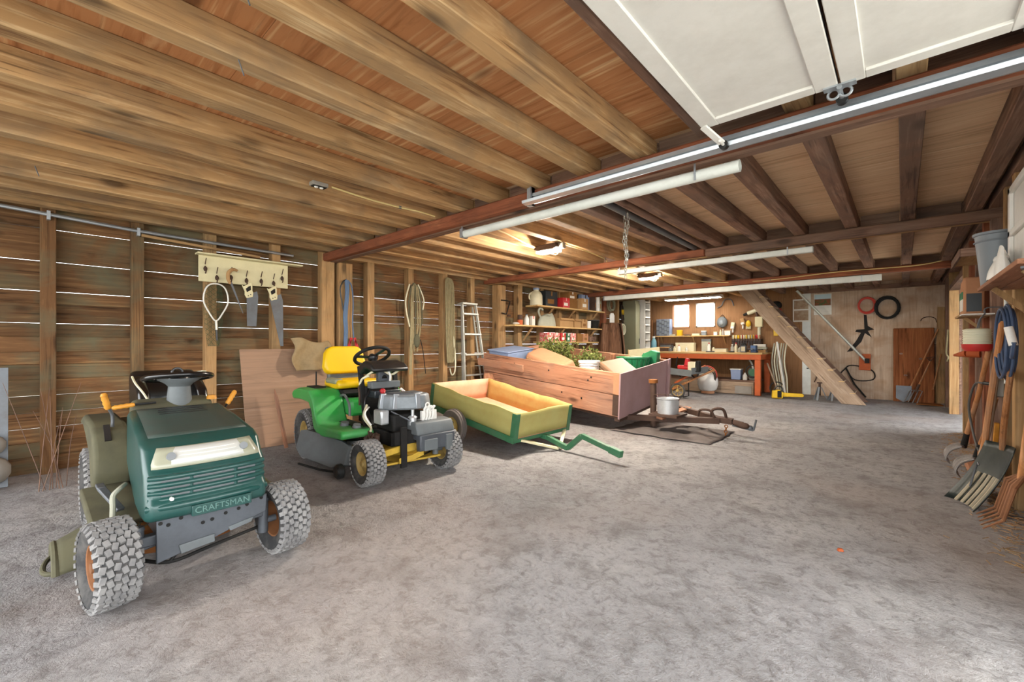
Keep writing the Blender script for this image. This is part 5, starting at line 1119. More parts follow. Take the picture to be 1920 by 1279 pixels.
for i, (x, h, mt, lb) in enumerate(((-3.60, .15, 'cream_plastic', 'left'), (-3.54, .17, 'jar_glass', 'right'))): bottle('%s bottle, %s of pair at ledge end' % (CN[mt], lb), x, 12.33, lz, h, .028, mt)
# on the bench top
bz = .995
block('cream box with dark knobs at back of bench', -4.45, 12.15, bz, (.5, .16, .24), 'cream_plastic', 'cream_plastic'); block('grey flat panel box standing behind bench', -3.95, 12.3, bz, (.24, .05, .34), 'bag_gray', 'gray_plastic')
block('low tan tray at left end of bench', -4.95, 11.9, bz, (.3, .3, .12), 'iron_brown', 'cardboard'); block('dark toolbox at left end of bench', -5.0, 12.2, bz, (.3, .2, .22), 'gray_plastic', 'iron_brown')
for i, (x, y, h, mt) in enumerate(((-4.62, 11.8, .14, 'cream_plastic'), (-4.52, 11.85, .18, 'white_plastic'), (-4.72, 11.75, .12, 'gray_plastic'), (-4.3, 11.8, .13, 'jar_glass'), (-3.82, 12.1, .24, 'white_plastic'), (-3.72, 12.15, .14, 'cream_plastic'), (-3.25, 12.1, .20, 'jar_glass'), (-3.16, 12.1, .24, 'cream_plastic'), (-3.05, 12.0, .14, 'bag_gray'))):
    bottle('%s bottle, number %s from left on workbench' % (CN[mt], ['one', 'two', 'three', 'four', 'five', 'six', 'seven', 'eight', 'nine'][i]), x, y, bz, h, .04, mt, ['white_plastic', 'red_plastic', 'black_plastic'][i % 3], group='bottles on the workbench')
block('low drab rag tray in middle of bench', -3.5, 12.05, bz, (.3, .16, .09), 'cream_plastic', 'bag_gray'); block('black flat tool lying on bench front', -3.6, 11.5, bz, (.2, .05, .025), 'black_plastic', 'black_plastic', .2); block('second black flat tool lying on bench front, nearer vice', -3.1, 11.48, bz, (.12, .06, .03), 'black_plastic', 'black_plastic', -.1)
o = thing('oil_lantern', 'small square metal lantern on bench front edge', 'lantern', (-2.86, 11.6, bz)); B().b2((-.06, -.06, 0), (.06, .06, .17)).build('body', 'steel_gray', o, bevel=.01); B().box((0, 0, .20), (.14, .14, .06), taper=.3).build('roof', 'black_matte', o); B().torus((0, 0, .26), .03, .005, 'y', 12, 5).build('ring', 'black_matte', o, smooth=True); B().b2((-.04, -.063, .03), (.04, -.058, .14)).build('pane', 'cream_plastic', o)
o = thing('bench_vice', 'blue iron vice on right front corner of bench', 'vice', (-2.60, 11.45, bz)); B().b2((-.06, -.08, 0), (.06, .12, .05)).build('base', 'blue_dark', o, bevel=.008); B().b2((-.055, -.11, .05), (.055, -.04, .17)).build('moving_jaw', 'blue_plastic', o, bevel=.01); B().b2((-.055, .0, .05), (.055, .08, .17)).build('fixed_jaw', 'blue_dark', o, bevel=.01); B().cyl((0, -.2, .09), (0, 0, .09), .016).build('screw', 'steel_gray', o, smooth=True); B().cyl((-.09, -.19, .09), (.09, -.19, .09), .007).build('handle', 'steel_gray', o, smooth=True)
for i, (dz, w, mt, lb) in enumerate(((0, .36, 'cardboard', 'bottom'), (.075, .34, 'bag_gray', 'middle'), (.14, .26, 'paper', 'top'))):
    o = thing('book', '%s book of the stack on right bench end' % lb, 'book', (-2.62 + .02 * i, 11.95, bz + dz), (0, 0, .05 * i)); B().b2((-w / 2, -.12, .006), (w / 2 - .006, .115, .055)).build('pages', 'paper', o); B().b2((-w / 2, -.125, 0), (w / 2, .12, .006)).build('cover', mt, o); B().b2((-w / 2, -.125, .055), (w / 2, .12, .061)).build('cover', mt, o); B().b2((-w / 2, -.128, 0), (w / 2, -.12, .061)).build('spine', mt, o)
# screwdriver rack
o = thing('tool_rack', 'dark red wall rack bristling with screwdrivers over the bench', 'rack', (0, 0, 0)); B().b2((-3.30, 12.2, 1.28), (-2.62, 12.30, 1.33)).build('rail', 'iron_brown', o); B().b2((-3.30, 12.24, 1.05), (-2.62, 12.26, 1.28)).build('apron', 'iron_brown', o)
for x in (-3.28, -2.64): B().b2((x - .015, 12.28, 1.05), (x + .015, 12.45, 1.33)).build('side', 'iron_brown', o)
random.seed(13)
ORD = 'first second third fourth fifth sixth seventh eighth ninth tenth eleventh twelfth thirteenth fourteenth fifteenth sixteenth seventeenth eighteenth nineteenth twentieth twenty-first twenty-second'.split()
for k in range(22):
    x = -3.27 + .63 * k / 21; mt = random.choice(['cream_plastic', 'tool_yellow', 'bag_gray', 'red_plastic', 'wood_handle_z', 'cream_plastic']); nm = {'cream_plastic': 'cream', 'tool_yellow': 'yellow', 'bag_gray': 'drab', 'red_plastic': 'red', 'wood_handle_z': 'wooden'}[mt]
    q = thing('screwdriver', '%s handled screwdriver, %s from left in dark red rack' % (nm, ORD[k]), 'screwdriver', (x, 12.215 - .03 * (k % 2), 1.331), (R(random.uniform(-5, 5)), 0, 0), group='screwdrivers in the rack'); B().tube([(0, 0, .0), (0, 0, .03), (0, 0, .08), (0, 0, .1)], [.008, .015, .016, .01], 8).build('grip', mt, q, smooth=True); B().cyl((0, 0, -.17), (0, 0, .0), .005, n=6).build('shank', 'steel_gray', q, smooth=True)
# things hanging on the hardboard wall
YW = 12.44
def hang(name, label, cat, x, z): return thing(name, label, cat, (x, YW, z))
o = hang('face_mask', 'grey dust mask hanging right of right window', 'mask', -3.58, 1.78); B().ball((0, -.05, 0), (.13, .05, .15), 14, 8).build('shell', 'gray_plastic', o, smooth=True); B().ball((0, -.085, -.01), (.06, .03, .08), 12, 6).build('filter', 'bucket_gray', o, smooth=True); B().tube([(-.12, -.02, 0), (0, -.01, .2), (.12, -.02, 0)], .006, 6, sub=4).build('strap', 'black_matte', o, smooth=True)
for i, (x, z, mt, lb) in enumerate(((-3.32, 1.68, 'cream_plastic', 'pale yellow hanging tool grip beside mask'), (-3.08, 1.78, 'cardboard', 'tan hanging tool holster on hardboard wall'))):
    o = hang('tool_holster', lb, 'holster', x, z); B().box((0, -.03, 0), (.10, .06, .18), (0, R(8 - 25 * i), 0)).build('pouch', mt, o, bevel=.02); B().box((0, -.065, -.05), (.08, .02, .06), (0, R(8 - 25 * i), 0)).build('flap', 'white_plastic', o, bevel=.01)
    B().cyl((0, -.02, -.18), (0, -.02, -.08), .02).build('nozzle', 'white_plastic', o, smooth=True)
o = hang('power_drill', 'beige electric drill hanging over the bench wall', 'drill', -2.82, 2.02); B().cyl((-.14, -.06, -.04), (.08, -.06, .04), .05, n=14).build('motor_body', 'cream_plastic', o, smooth=True); B().cyl((-.24, -.06, -.075), (-.14, -.06, -.04), .028, .04).build('chuck', 'black_matte', o, smooth=True); B().box((.06, -.06, -.06), (.05, .05, .16), (0, R(-15), 0)).build('handle', 'iron_brown', o, bevel=.01)
o = hang('wood_mallet', 'pale square mallet hanging head up over screwdrivers', 'mallet', -2.70, 1.62); B().box((0, -.06, .14), (.17, .10, .26)).build('head', 'cream_paint', o, bevel=.015); B().cyl((0, -.05, -.24), (0, -.05, .02), .035, n=12).build('handle', 'string_white', o, smooth=True)
o = hang('work_glove', 'yellowish glove hanging left of pale mallet', 'glove', -2.95, 1.72); B().ball((0, -.03, 0), (.06, .03, .09), 12, 8).build('palm', 'tool_yellow', o, smooth=True)
for k in range(4): B().tube([(-.04 + .027 * k, -.03, -.06), (-.045 + .03 * k, -.03, -.13)], .013, 6).build('finger', 'cream_paint', o, smooth=True)
o = hang('cap_stack', 'cluster of dark caps and red cloth hanging by stairs', 'caps', -2.32, 2.05)
for k, (z, mt, r_) in enumerate(((.1, 'black_matte', .13), (-.05, 'red_paint', .12), (-.2, 'black_matte', .13), (-.36, 'cart_green', .11))): B().ball((.01 * k, -.09, z), (r_, .08, .11), 14, 8).build('cap_crown', mt, o, smooth=True)
B().box((0, -.1, -.55), (.1, .04, .2)).build('rag_tail', 'tool_yellow', o, bevel=.01)
o = hang('hose_hook', 'bent grey hose piece hanging over the right window', 'hose', -3.55, 2.25); B().tube([(-.15, -.03, -.08), (-.05, -.03, -.03), (0, -.03, .08), (.08, -.03, .14), (.2, -.03, .1), (.25, -.03, -.05)], .014, 8, sub=4).build('tube', 'steel_gray', o, smooth=True)
# pictures
o = hang('framed_picture', 'white framed picture of brown boards, left of stairs pole', 'picture', -1.98, 1.735); 
B().b2((0, -.012, 0), (.34, 0, .54)).build('mount', 'paper', o); B().b2((.025, -.015, .30), (.315, -.012, .51)).build('print', 'print_brown', o); B().b2((.025, -.015, .03), (.315, -.012, .27)).build('print', 'print_brown', o)
o = hang('paper_calendar', 'calendar page with red trees and sky on plywood wall', 'calendar', -1.56, 1.88); B().b2((0, -.004, 0), (.34, 0, .49)).build('page', 'paper', o); B().b2((.015, -.006, .22), (.325, -.004, .475)).build('sky_print', 'print_sky', o); B().b2((.015, -.008, .22), (.325, -.006, .37)).build('tree_print', 'print_red', o)
for k in range(4): B().b2((.03, -.006, .03 + .042 * k), (.31, -.0045, .032 + .042 * k)).build('date_rule', 'bag_gray', o)
wallcoil('bright red hose coil hanging on plywood wall', -.58, 12.43, 2.05, .17, .016, 7, 'red_hose', 'y', .85); wallcoil('larger black hose coil hanging right of red coil', -.24, 12.43, 1.98, .22, .02, 8, 'black_hose', 'y', .85)
B().box((.05, -.03, .02), (.06, .03, .04))
o = thing('tar_stain', 'black tar splash on plywood wall below red coil', 'stain', (-.62, 12.4485, 1.4))
B().prism([(-.02, .45), (.03, .44), (.05, .2), (.16, .12), (.05, .09), (.12, -.06), (.0, .04), (-.06, -.15), (-.22, -.36), (-.32, -.38), (-.16, -.14), (-.07, .05), (-.17, .07), (-.15, .12), (-.01, .13)], -.001, .0, 'xz').build('splash', 'tar', o)
# leaning red board, garden tools in the back right corner
o = B(); o.box((0, 0, .77), (.63, .025, 1.55)); o = o.build('wooden_board', 'board_red_z', None, bevel=.015, loc=(.17, 12.22, 0), rot=(R(-7), 0, 0)); tag(o, 'reddish brown board with rounded corners leaning on plywood wall', 'board')
for i, (x, z) in enumerate(((-.02, 1.0), (.05, .55), (.28, .9))):
    B().ball((x - .17, -.013, z), (.03, .003, .02), 8, 5).build('knot', 'wood_dark_z', o)
def longtool(name, label, cat, base, top, r=.016, hm='wood_handle_z', head=None, grip=None):
    o = thing(name, label, cat, base); t = Vector(top) - Vector(base); d = t.normalized()
    B().cyl(d * .32, t, r, r * .9, 10).build('handle', hm, o, smooth=True)
    return o, d, t
o, d, t = longtool('garden_fork', 'short handled garden fork leaning in back right corner', 'fork', (.12, 11.95, 0), (.42, 12.24, .85))
for k in range(4):
    x = -.09 + .06 * k; B().tube([d * .30, d * .28 + Vector((x, 0, 0)), Vector((x * 1.1, -.02, .015))], .009, 6).build('tine', 'tine', o, smooth=True)
B().cyl(d * .26, d * .42, .022, n=10).build('socket', 'iron_brown', o, smooth=True); B().tube([t, t + Vector((-.05, 0, .07)), t + Vector((.06, 0, .09)), t], .013, 6).build('grip', 'iron_brown', o, smooth=True)
o, d, t = longtool('spade', 'tall handled spade leaning in back right corner', 'spade', (.02, 12.08, 0), (.54, 12.34, 1.5))
B().prism([(-.12, .34), (.12, .34), (.12, .08), (.0, .0), (-.12, .08)], -.006, .006, 'xz').build('blade', 'steel_gray', o)
o, d, t = longtool('coal_shovel', 'flat brown shovel lying low in back right corner', 'shovel', (.40, 11.85, 0), (.58, 12.22, 1.0))
B().prism([(-.2, -.12), (.2, -.14), (.16, .22), (-.14, .22)], .005, .02, 'xy').build('pan', 'rust', o, bevel=.006)
o = thing('corner_planks', 'two narrow planks standing in back right corner', 'planks', (0, 0, 0)); B().bar((.56, 12.3, 0), (.60, 12.38, 1.95), .14, .03, (0, 1, 0)).build('plank', 'wood_stud_z', o); B().bar((.44, 12.34, 0), (.50, 12.42, 1.2), .1, .03, (0, 1, 0)).build('plank', 'wood_dark_z', o)
o = hang('sickle', 'thin old sickle blade nailed high on plywood wall', 'sickle', .42, 1.72); B().tube([(-.14, -.01, -.04), (-.1, -.01, .02), (0, -.01, .04), (.08, -.01, 0), (.1, -.01, -.08)], .008, 6, sub=4).build('blade', 'iron_brown', o, smooth=True)
# ================================================================ STAIRS
o = thing('loft_stairs', 'steep open wooden stairs with plank stringers up to loft', 'stairs', (0, 0, 0))
for y0 in (10.93, 11.58):
    sa = math.atan2(2.43, -1.92); qs = [((x + .715) * math.cos(sa) + z * math.sin(sa), -(x + .715) * math.sin(sa) + z * math.cos(sa)) for x, z in ((-.91, 0), (-.52, 0), (-2.44, 2.43), (-2.83, 2.43))]
    B().prism(qs, 0, .045).build('stringer', 'wood_stair_x' if y0 < 11 else 'wood_dark_x', o, bevel=.004, loc=(-.715, y0, 0), rot=(0, -sa, 0))
for k in range(10):
    z = .22 + k * .225; xc = -.66 - z / 1.265; B().b2((xc - .13, 10.975, z - .02), (xc + .13, 11.58, z + .012)).build('tread', 'wood_stair_y', o, bevel=.003)
    B().box((xc + .10, 10.952, z), (.09, .05, .012)).build('tread_tenon', 'wood_pale_x', o)
o = thing('stair_pole', 'long pale pipe handrail slanting beside the stairs', 'handrail', (0, 0, 0)); B().cyl((-1.82, 11.9, 2.43), (-.60, 12.36, .83), .028, n=12).build('pipe', 'aluminium', o, smooth=True); B().b2((-.72, 12.40, .62), (-.52, 12.45, .98)).build('end_block', 'rust_orange', o); B().b2((-.62, 12.32, .78), (-.54, 12.41, .88)).build('bracket', 'black_matte', o)
# under the stairs: hoses and sticks, orange-yellow saw, jack stands, black cable
o = thing('hose_bundle', 'white hoses and sticks hanging at bench end by stairs', 'hoses', (-2.16, 11.75, .0))
for k in range(6): B().tube([(-.1 + .05 * k, .1, 1.22), (-.14 + .05 * k, .05, .8), (-.08 + .05 * k, .0, .4), (-.02 + .04 * k, .0, .05)], .016, 7, sub=4).build('hose', 'string_white' if k % 2 else 'bag_gray', o, smooth=True)
B().cyl((-.02, -.05, 1.25), (.16, -.08, .0), .02, n=8).build('stick', 'white_plastic', o, smooth=True); B().cyl((-.22, -.05, .75), (.05, -.08, 0), .018, n=8).build('stick', 'wood_stair_z', o, smooth=True)
B().torus((-.02, -.02, .16), .15, .015, 'y', 20, 6).build('loop', 'black_hose', o, smooth=True)
o = thing('chainsaw', 'yellow and black chainsaw lying on floor by bench leg', 'chainsaw', (-2.02, 11.15, 0), (0, 0, R(12))); B().prism([(-.16, 0), (.05, 0), (.07, .13), (-.02, .19), (-.15, .16)], -.09, .09).build('body', 'tool_yellow', o, bevel=.02); B().b2((-.05, -.095, .02), (.03, .095, .17)).build('band', 'black_matte', o, bevel=.006); B().prism([(.05, .04), (.42, .05), (.45, .08), (.42, .12), (.05, .13)], -.02, .02).build('bar_sheath', 'tool_yellow', o, bevel=.006); B().tube([(-.12, 0, .15), (-.06, 0, .26), (.04, 0, .24), (.05, 0, .14)], .015, 8, sub=3).build('handle', 'black_plastic', o, smooth=True)
for i, (x, y, lb) in enumerate(((-1.32, 11.35, 'left'), (-1.08, 11.45, 'right'))):
    o = thing('jack_stand', '%s grey three legged jack stand on floor under stairs' % lb, 'jack stand', (x, y, 0), group='jack stands')
    for k in range(3):
        a_ = R(20 + 120 * k); B().bar((.14 * math.cos(a_), .14 * math.sin(a_), 0), (.03 * math.cos(a_), .03 * math.sin(a_), .28), .035, .012).build('leg', 'bucket_gray', o)
    B().cyl((0, 0, .1), (0, 0, .36), .022, n=10).build('post', 'iron_brown', o, smooth=True); B().box((0, 0, .37), (.09, .04, .03)).build('saddle', 'iron_brown', o)
o = thing('cable_tangle', 'black cable tacked loosely to plywood wall behind stair foot', 'cable', (0, 0, 0)); B().tube([(-1.7, 12.43, .62), (-1.35, 12.42, .62), (-1.2, 12.4, .35), (-1.0, 12.42, .6), (-.85, 12.43, .72), (-.5, 12.43, .62), (-.48, 12.42, .42), (-.8, 12.42, .4), (-.95, 12.42, .65)], .013, 6, sub=5).build('cable', 'black_matte', o, smooth=True); B().tube([(-.95, 12.42, .65), (-.8, 12.41, .3), (-.6, 12.4, .02)], .018, 6).build('cable', 'black_matte', o, smooth=True)
B().tube([(-1.55, 12.42, .62), (-1.5, 12.42, .45), (-1.55, 12.42, .3)], .01, 6, sub=3).build('cable', 'iron_brown', o, smooth=True)
# under the bench
o = thing('storage_bin', 'white square tub on lower bench shelf', 'bin', (-3.02, 11.62, .336)); B().box((0, 0, .125), (.2, .2, .25), taper=1.15).build('tub', 'blue_box', o, bevel=.01); B().b2((-.125, -.125, .24), (.125, .125, .262)).build('rim', 'white_plastic', o)
jug('small white canister on lower bench shelf by pump', -2.83, 11.6, .336, .17, .05, 'white_plastic', 'white_plastic')
o = thing('water_pump', 'dark green electric pump with pipe under bench', 'pump', (-2.68, 11.85, .336)); B().cyl((0, -.15, .18), (0, .12, .18), .12, n=18).build('motor', 'oil_dark', o, smooth=True); B().cyl((0, -.2, .18), (0, -.15, .18), .09, n=16).build('housing', 'cart_green', o, smooth=True); B().b2((-.1, -.1, 0), (.1, .1, .06)).build('foot', 'concrete', o); B().tube([(0, -.16, .26), (-.03, -.16, .4), (-.08, -.15, .47)], .02, 8, sub=3).build('outlet_pipe', 'aluminium', o, smooth=True); B().torus((.0, -.18, .2), .15, .012, 'y', 20, 6).build('hose_loop', 'black_hose', o, smooth=True)
o = thing('air_tank', 'round white air tank with reddish hose coiled over it', 'tank', (-3.55, 11.15, .04)); B().lathe([(0, 0), (.12, .0), (.2, .06), (.235, .18), (.235, .30), (.19, .42), (.08, .47), (0, .475)], 'z', 24).build('vessel', 'white_plastic', o, smooth=True); B().lathe([(.13, -.04), (.15, -.04), (.15, .03), (.13, .03)], 'z', 20, closed=True).build('foot_ring', 'terracotta', o, smooth=True); B().cyl((0, 0, .47), (0, 0, .58), .05).build('valve', 'steel_gray', o, smooth=True)
for k in range(5): B().torus((0.0, -.03 - .022 * k, .40 - .012 * k), .22 - .02 * (k % 3), .013, 'y', 26, 6).build('hose_turn', ['red_hose', 'cart_pink', 'string_white', 'iron_brown', 'black_hose'][k], o, smooth=True)
# wheelbarrow frame with small engine
o = thing('wheelbarrow', 'tipped grey wheelbarrow with wooden handles and thin wheel', 'wheelbarrow', (-3.70, 9.62, 0))
B().torus((0, 0, .17), .145, .022, 'y', 28, 8).build('tyre', 'rubber', o, smooth=True); w_ = B(); w_.torus((0, 0, .17), .12, .008, 'y', 24, 6); w_.cyl((0, -.03, .17), (0, .03, .17), .025)
for k in range(8): w_.bar((0, 0, .17), (.12 * math.cos(k * math.pi / 4), 0, .17 + .12 * math.sin(k * math.pi / 4)), .008, .008)
w_.build('wheel', 'rim_yellow', o)
B().bar((-.1, -.06, .2), (.55, .75, .62), .04, .04).build('handle', 'wood_handle_x', o, bevel=.006); B().bar((-.1, .10, .32), (.30, .9, .70), .04, .04).build('handle', 'rust_orange', o, bevel=.006)
B().tube([(.14, .28, .40), (.14, .28, .04), (.05, .20, .015), (.0, .35, .02)], .014, 8).build('leg', 'black_matte', o, smooth=True)
g = B(); g.prism([(-.35, .1), (.25, .15), (.4, .7), (-.3, .7)], .56, .58, 'xy', 1); g.build('tray_floor', 'gray_plastic', o); g = B(); g.bar((-.35, .1, .6), (.25, .15, .55), .02, .14); g.bar((.25, .15, .6), (.42, .7, .62), .02, .14); g.build('tray_side', 'gray_plastic', o)
for dx in (-.15, .15): B().bar((dx, .3, .58), (dx + .03, .5, .44), .02, .02).build('tray_brace', 'black_matte', o)
e2 = thing('small_engine', 'red and black small engine sitting in the wheelbarrow tray', 'engine', (-3.68, 9.98, .582)); B().cyl((-.14, 0, .08), (.1, 0, .08), .06, n=16).build('tank', 'red_paint', e2, smooth=True); B().prism([(-.0, .12), (.12, .12), (.1, .28), (.04, .3)], -.06, .06).build('shroud', 'red_plastic', e2, bevel=.01); B().b2((.1, -.09, 0), (.26, .09, .22)).build('crankcase', 'cream_plastic', e2, bevel=.015); B().b2((.27, -.07, .0), (.34, .07, .24)).build('muffler', 'black_matte', e2, bevel=.01); B().cyl((-.2, 0, .1), (-.16, 0, .32), .012).build('lever', 'black_matte', e2, smooth=True); B().b2((-.2, -.1, 0), (.3, .1, .02)).build('bed_plate', 'black_matte', e2)
# ================================================================ RIGHT WALL THINGS
o = thing('plank_shelf', 'rough wooden shelf high on right wall with white crate', 'shelf', (0, 0, 0)); 
for i in range(3): B().b2((.40 + .105 * i, 3.1, 1.575), (.40 + .105 * i + .10, 4.55, 1.60)).build('board', 'wood_trailer_y', o, bevel=.003)
for y in (3.3, 4.3): B().bar((.70, y, 1.3), (.45, y, 1.57), .03, .03).build('bracket', 'wood_stud_z', o)
B().bar((.43, 3.2, 1.57), (.66, 4.4, 1.57), .012, .012).build('shelf_rod', 'steel_gray', o)
o = thing('plastic_crate', 'white ribbed plastic crate standing on end upon right shelf', 'crate', (.50, 3.58, 1.602)); B().b2((0.02, 0, 0), (.18, .58, .56)).build('panel', 'white_plastic', o, bevel=.01)
for z in (.0, .27, .54): B().b2((0, -.01, z), (.02, .60, z + .04)).build('rib', 'white_plastic', o, bevel=.004)
for y in (-.01, .54): B().b2((0, y, 0), (.02, y + .06, .58)).build('rib', 'white_plastic', o, bevel=.004)
o = thing('plastic_bag', 'crumpled white plastic bag in front of crate on right shelf', 'bag', (.455, 4.02, 1.602)); g = B(); g.grid(lambda u, v: ((.05 + .012 * math.sin(u * 31)) * math.cos(u * 6.283) * (1 - .6 * v * v), (.17 + .02 * math.sin(u * 19)) * math.sin(u * 6.283) * (1 - .4 * v), .15 * v * (1 + .3 * math.sin(u * 12))), 30, 6); g.build('film', 'white_plastic', o, smooth=True); B().ball((0, 0, .12), (.035, .1, .03), 10, 6).build('bag_top', 'white_plastic', o, smooth=True)
o = thing('plastic_bucket', 'grey tapered bucket at far end of right shelf', 'bucket', (.48, 4.44, 1.602)); B().lathe([(0, 0), (.075, 0), (.105, .34), (.115, .345), (.115, .36), (.10, .36), (.07, .01), (0, .01)], 'z', 24).build('wall', 'bucket_gray', o, smooth=True); B().torus((0, 0, .30), .105, .006, 'z', 24, 6).build('rim_band', 'bucket_gray', o, smooth=True)
o = thing('corner_shelf', 'small wooden corner bracket shelf high on right wall', 'shelf', (0, 0, 0)); B().b2((.38, 5.45, 1.985), (.70, 6.3, 2.005)).build('board', 'wood_stud_y', o); B().b2((.38, 5.44, 1.96), (.70, 5.46, 2.03)).build('lip', 'wood_dark_x', o); B().b2((.37, 5.45, 1.96), (.385, 6.3, 2.03)).build('lip', 'wood_dark_y', o); B().tube([(.5, 5.6, 1.98), (.5, 5.55, 1.9), (.52, 5.5, 1.82), (.55, 5.55, 1.8)], .007, 6, sub=4).build('hook', 'steel_gray', o, smooth=True)
o = thing('small_shelf', 'tiny shelf holding beige jug on right wall stud', 'shelf', (0, 0, 0)); B().b2((.40, 5.85, 1.455), (.60, 6.35, 1.475)).build('board', 'wood_stud_y', o); B().b2((.40, 5.62, 1.46), (.60, 5.84, 1.47)).build('plate', 'white_plastic', o); B().bar((.6, 6.1, 1.3), (.45, 6.1, 1.455), .025, .025).build('bracket', 'wood_stud_z', o)
o = thing('jug', 'beige jug with green and white label on right wall', 'jug', (.50, 6.08, 1.475)); B().prism([(-.15, 0), (.15, 0), (.15, .27), (.1, .33), (-.13, .36), (-.15, .3)], -.07, .07, 'yz').build('body', 'terracotta', o, bevel=.02); B().b2((-.075, -.13, .04), (-.07, .13, .15)).build('label_panel', 'paper', o); B().b2((-.075, -.13, .15), (-.07, .13, .22)).build('label_band', 'green_plastic', o); B().b2((-.05, -.152, .03), (.05, -.150, .2)).build('label_panel', 'oil_dark', o); B().box((0, -.0, .31), (.05, .1, .03)).build('handle_slot', 'tar', o)
# twine bucket hanging by wire
o = thing('twine_bucket', 'red pail with pale twine spool hanging from hooks on right wall', 'pail', (.46, 5.25, 1.14)); o.scale = (.72, .72, .85)
B().lathe([(0, 0), (.10, 0), (.125, .03), (.13, .07), (.125, .07), (.115, .04), (0, .012)], 'z', 24).build('pail', 'red_paint', o, smooth=True)
B().lathe([(0, .022), (.09, .022), (.112, .06), (.115, .21), (.09, .22), (0, .22)], 'z', 24).build('spool', 'string_white', o, smooth=True)
for k in range(7): B().torus((0, 0, .07 + .022 * k), .115, .005, 'z', 24, 5).build('twine_turn', 'string_white', o, smooth=True)
B().tube([(0, -.1, .16), (.02, -.05, .30), (.06, 0, .36), (.02, .05, .30), (0, .1, .16)], .006, 6, sub=4).build('bail', 'steel_gray', o, smooth=True); B().torus((.06, 0, .38), .025, .006, 'x', 14, 6).build('ring', 'steel_gray', o, smooth=True); B().tube([(.20, 0, .42), (.08, 0, .42), (.05, 0, .38)], .007, 6, sub=3).build('hook', 'steel_gray', o, smooth=True)
o = thing('funnel', 'orange funnel tip poking out beyond red twine pail', 'funnel', (.50, 6.5, 1.10)); B().cyl((-.0, 0, .0), (-.09, .08, -.02), .04, .012, 14).build('cone', 'rust_orange', o, smooth=True); B().cyl((0, 0, 0), (.09, -.03, 0), .04, .04, 14).build('collar', 'rust_orange', o, smooth=True)
# blue hose on the wall
o = wallcoil('blue garden hose coiled large on right wall', .565, 4.62, 1.21, .255, .009, 6, 'blue_hose'); o.rotation_euler = (0, 0, R(180))
B().tube([(.0, .1, -.05), (.03, .3, -.1), (.03, .38, .0)], .012, 6, sub=3).build('loose_end', 'blue_hose', o, smooth=True); B().cyl((.03, .36, -.02), (.05, .34, .1), .022).build('nozzle', 'white_plastic', o, smooth=True)
o = thing('conduit_pipe', 'thin white conduit pipe running down right wall stud', 'pipe', (0, 0, 0)); B().cyl((.585, 4.95, .9), (.585, 4.95, 1.56), .012, n=8).build('pipe', 'white_tube', o, smooth=True); B().b2((.57, 4.93, 1.2), (.6, 4.97, 1.22)).build('clip', 'steel_gray', o)
o = thing('power_outlet', 'metal outlet box with black cord plugged in on stud', 'outlet', (.585, 5.16, .85)); B().b2((-.05, -.035, -.07), (.015, .035, .07)).build('box', 'plug_box', o, bevel=.008); 
for z in (-.03, .03): B().cyl((-.05, 0, z), (-.054, 0, z), .018, n=12).build('socket', 'black_matte', o)
B().cyl((-.05, .0, .03), (-.09, .06, .03), .014).build('plug', 'black_plastic', o, smooth=True); B().tube([(-.09, .06, .03), (-.12, .3, .0), (-.14, .5, -.2), (-.12, .45, -.42), (-.1, .25, -.56), (-.07, .0, -.64), (-.02, -.15, -.66)], .009, 7, sub=5).build('cord', 'cord_gray', o, smooth=True)
B().tube([(.0, 0, .07), (.01, -.02, .14), (.01, 0, .2)], .008, 6).build('feed_cable', 'cream_plastic', o, smooth=True)
# manure forks, scoop, pitchfork leaning on the right wall
def manure_fork(label, base, top, hm):
    o = thing('manure_fork', label, 'fork', base); t = Vector(top) - Vector(base); d = t.normalized()
    s = d * .30
    B().tube([s, s + (t - s) * .5 + Vector((.01, 0, 0)), t], [.02, .018, .02], 10).build('handle', hm, o, smooth=True)
    B().cyl(d * .20, d * .36, .026, .022, 10).build('ferrule', 'black_matte', o, smooth=True)
    for k in range(6):
        y = -.125 + .05 * k
        B().tube([d * .20, d * .19 + Vector((-.02, y * .7, .02)), Vector((-.07, y, .13)), Vector((-.10, y, .05)), Vector((-.07, y * 1.05, .005))], [.011, .011, .010, .008, .004], 7, sub=4).build('tine', 'tine', o, smooth=True)
    return o
manure_fork('manure fork with orange brown handle furthest along right wall', (.42, 6.18, .02), (.575, 5.60, 1.24), 'wood_handle_z')
manure_fork('manure fork with short brown handle behind black scoop', (.45, 5.60, .02), (.56, 5.25, .76), 'wood_handle_z')
o = thing('grain_scoop', 'big black scoop shovel with ribbed dusty blade on right wall', 'shovel', (.36, 4.62, .02), (0, 0, R(22)))
def scoop(u, v):   # u across (Y), v up
    y = (-.17 + .34 * u) * (1.0 - .12 * v); lip = .06 * (abs(u - .5) * 2) ** 3
    return (.0 + .20 * v - lip * (1 - .4 * v) + .03 * math.sin(v * 3.1), -y * 1.0 - .02 * v, .0 + .46 * v + .0)
g = B(); g.grid(scoop, 14, 10); g.build('blade', 'shovel_black', o, smooth=True, solid=.006)
for k in range(5):
    u = .2 + .15 * k; B().tube([Vector(scoop(u, v / 10)) + Vector((-.010, 0, .0)) for v in range(0, 6)], .011, 6).build('blade_rib', 'shovel_dusty', o, smooth=True)
B().tube([(.19, 0, .42), (.17, -.05, .6), (.13, -.2, 1.05)], .018, 8, sub=4).build('handle', 'wood_handle_z', o, smooth=True); B().tube([(.04, .06, .12), (.06, .02, .30), (.05, -.02, .30)], .006, 6, sub=3).build('wire', 'steel_gray', o, smooth=True)
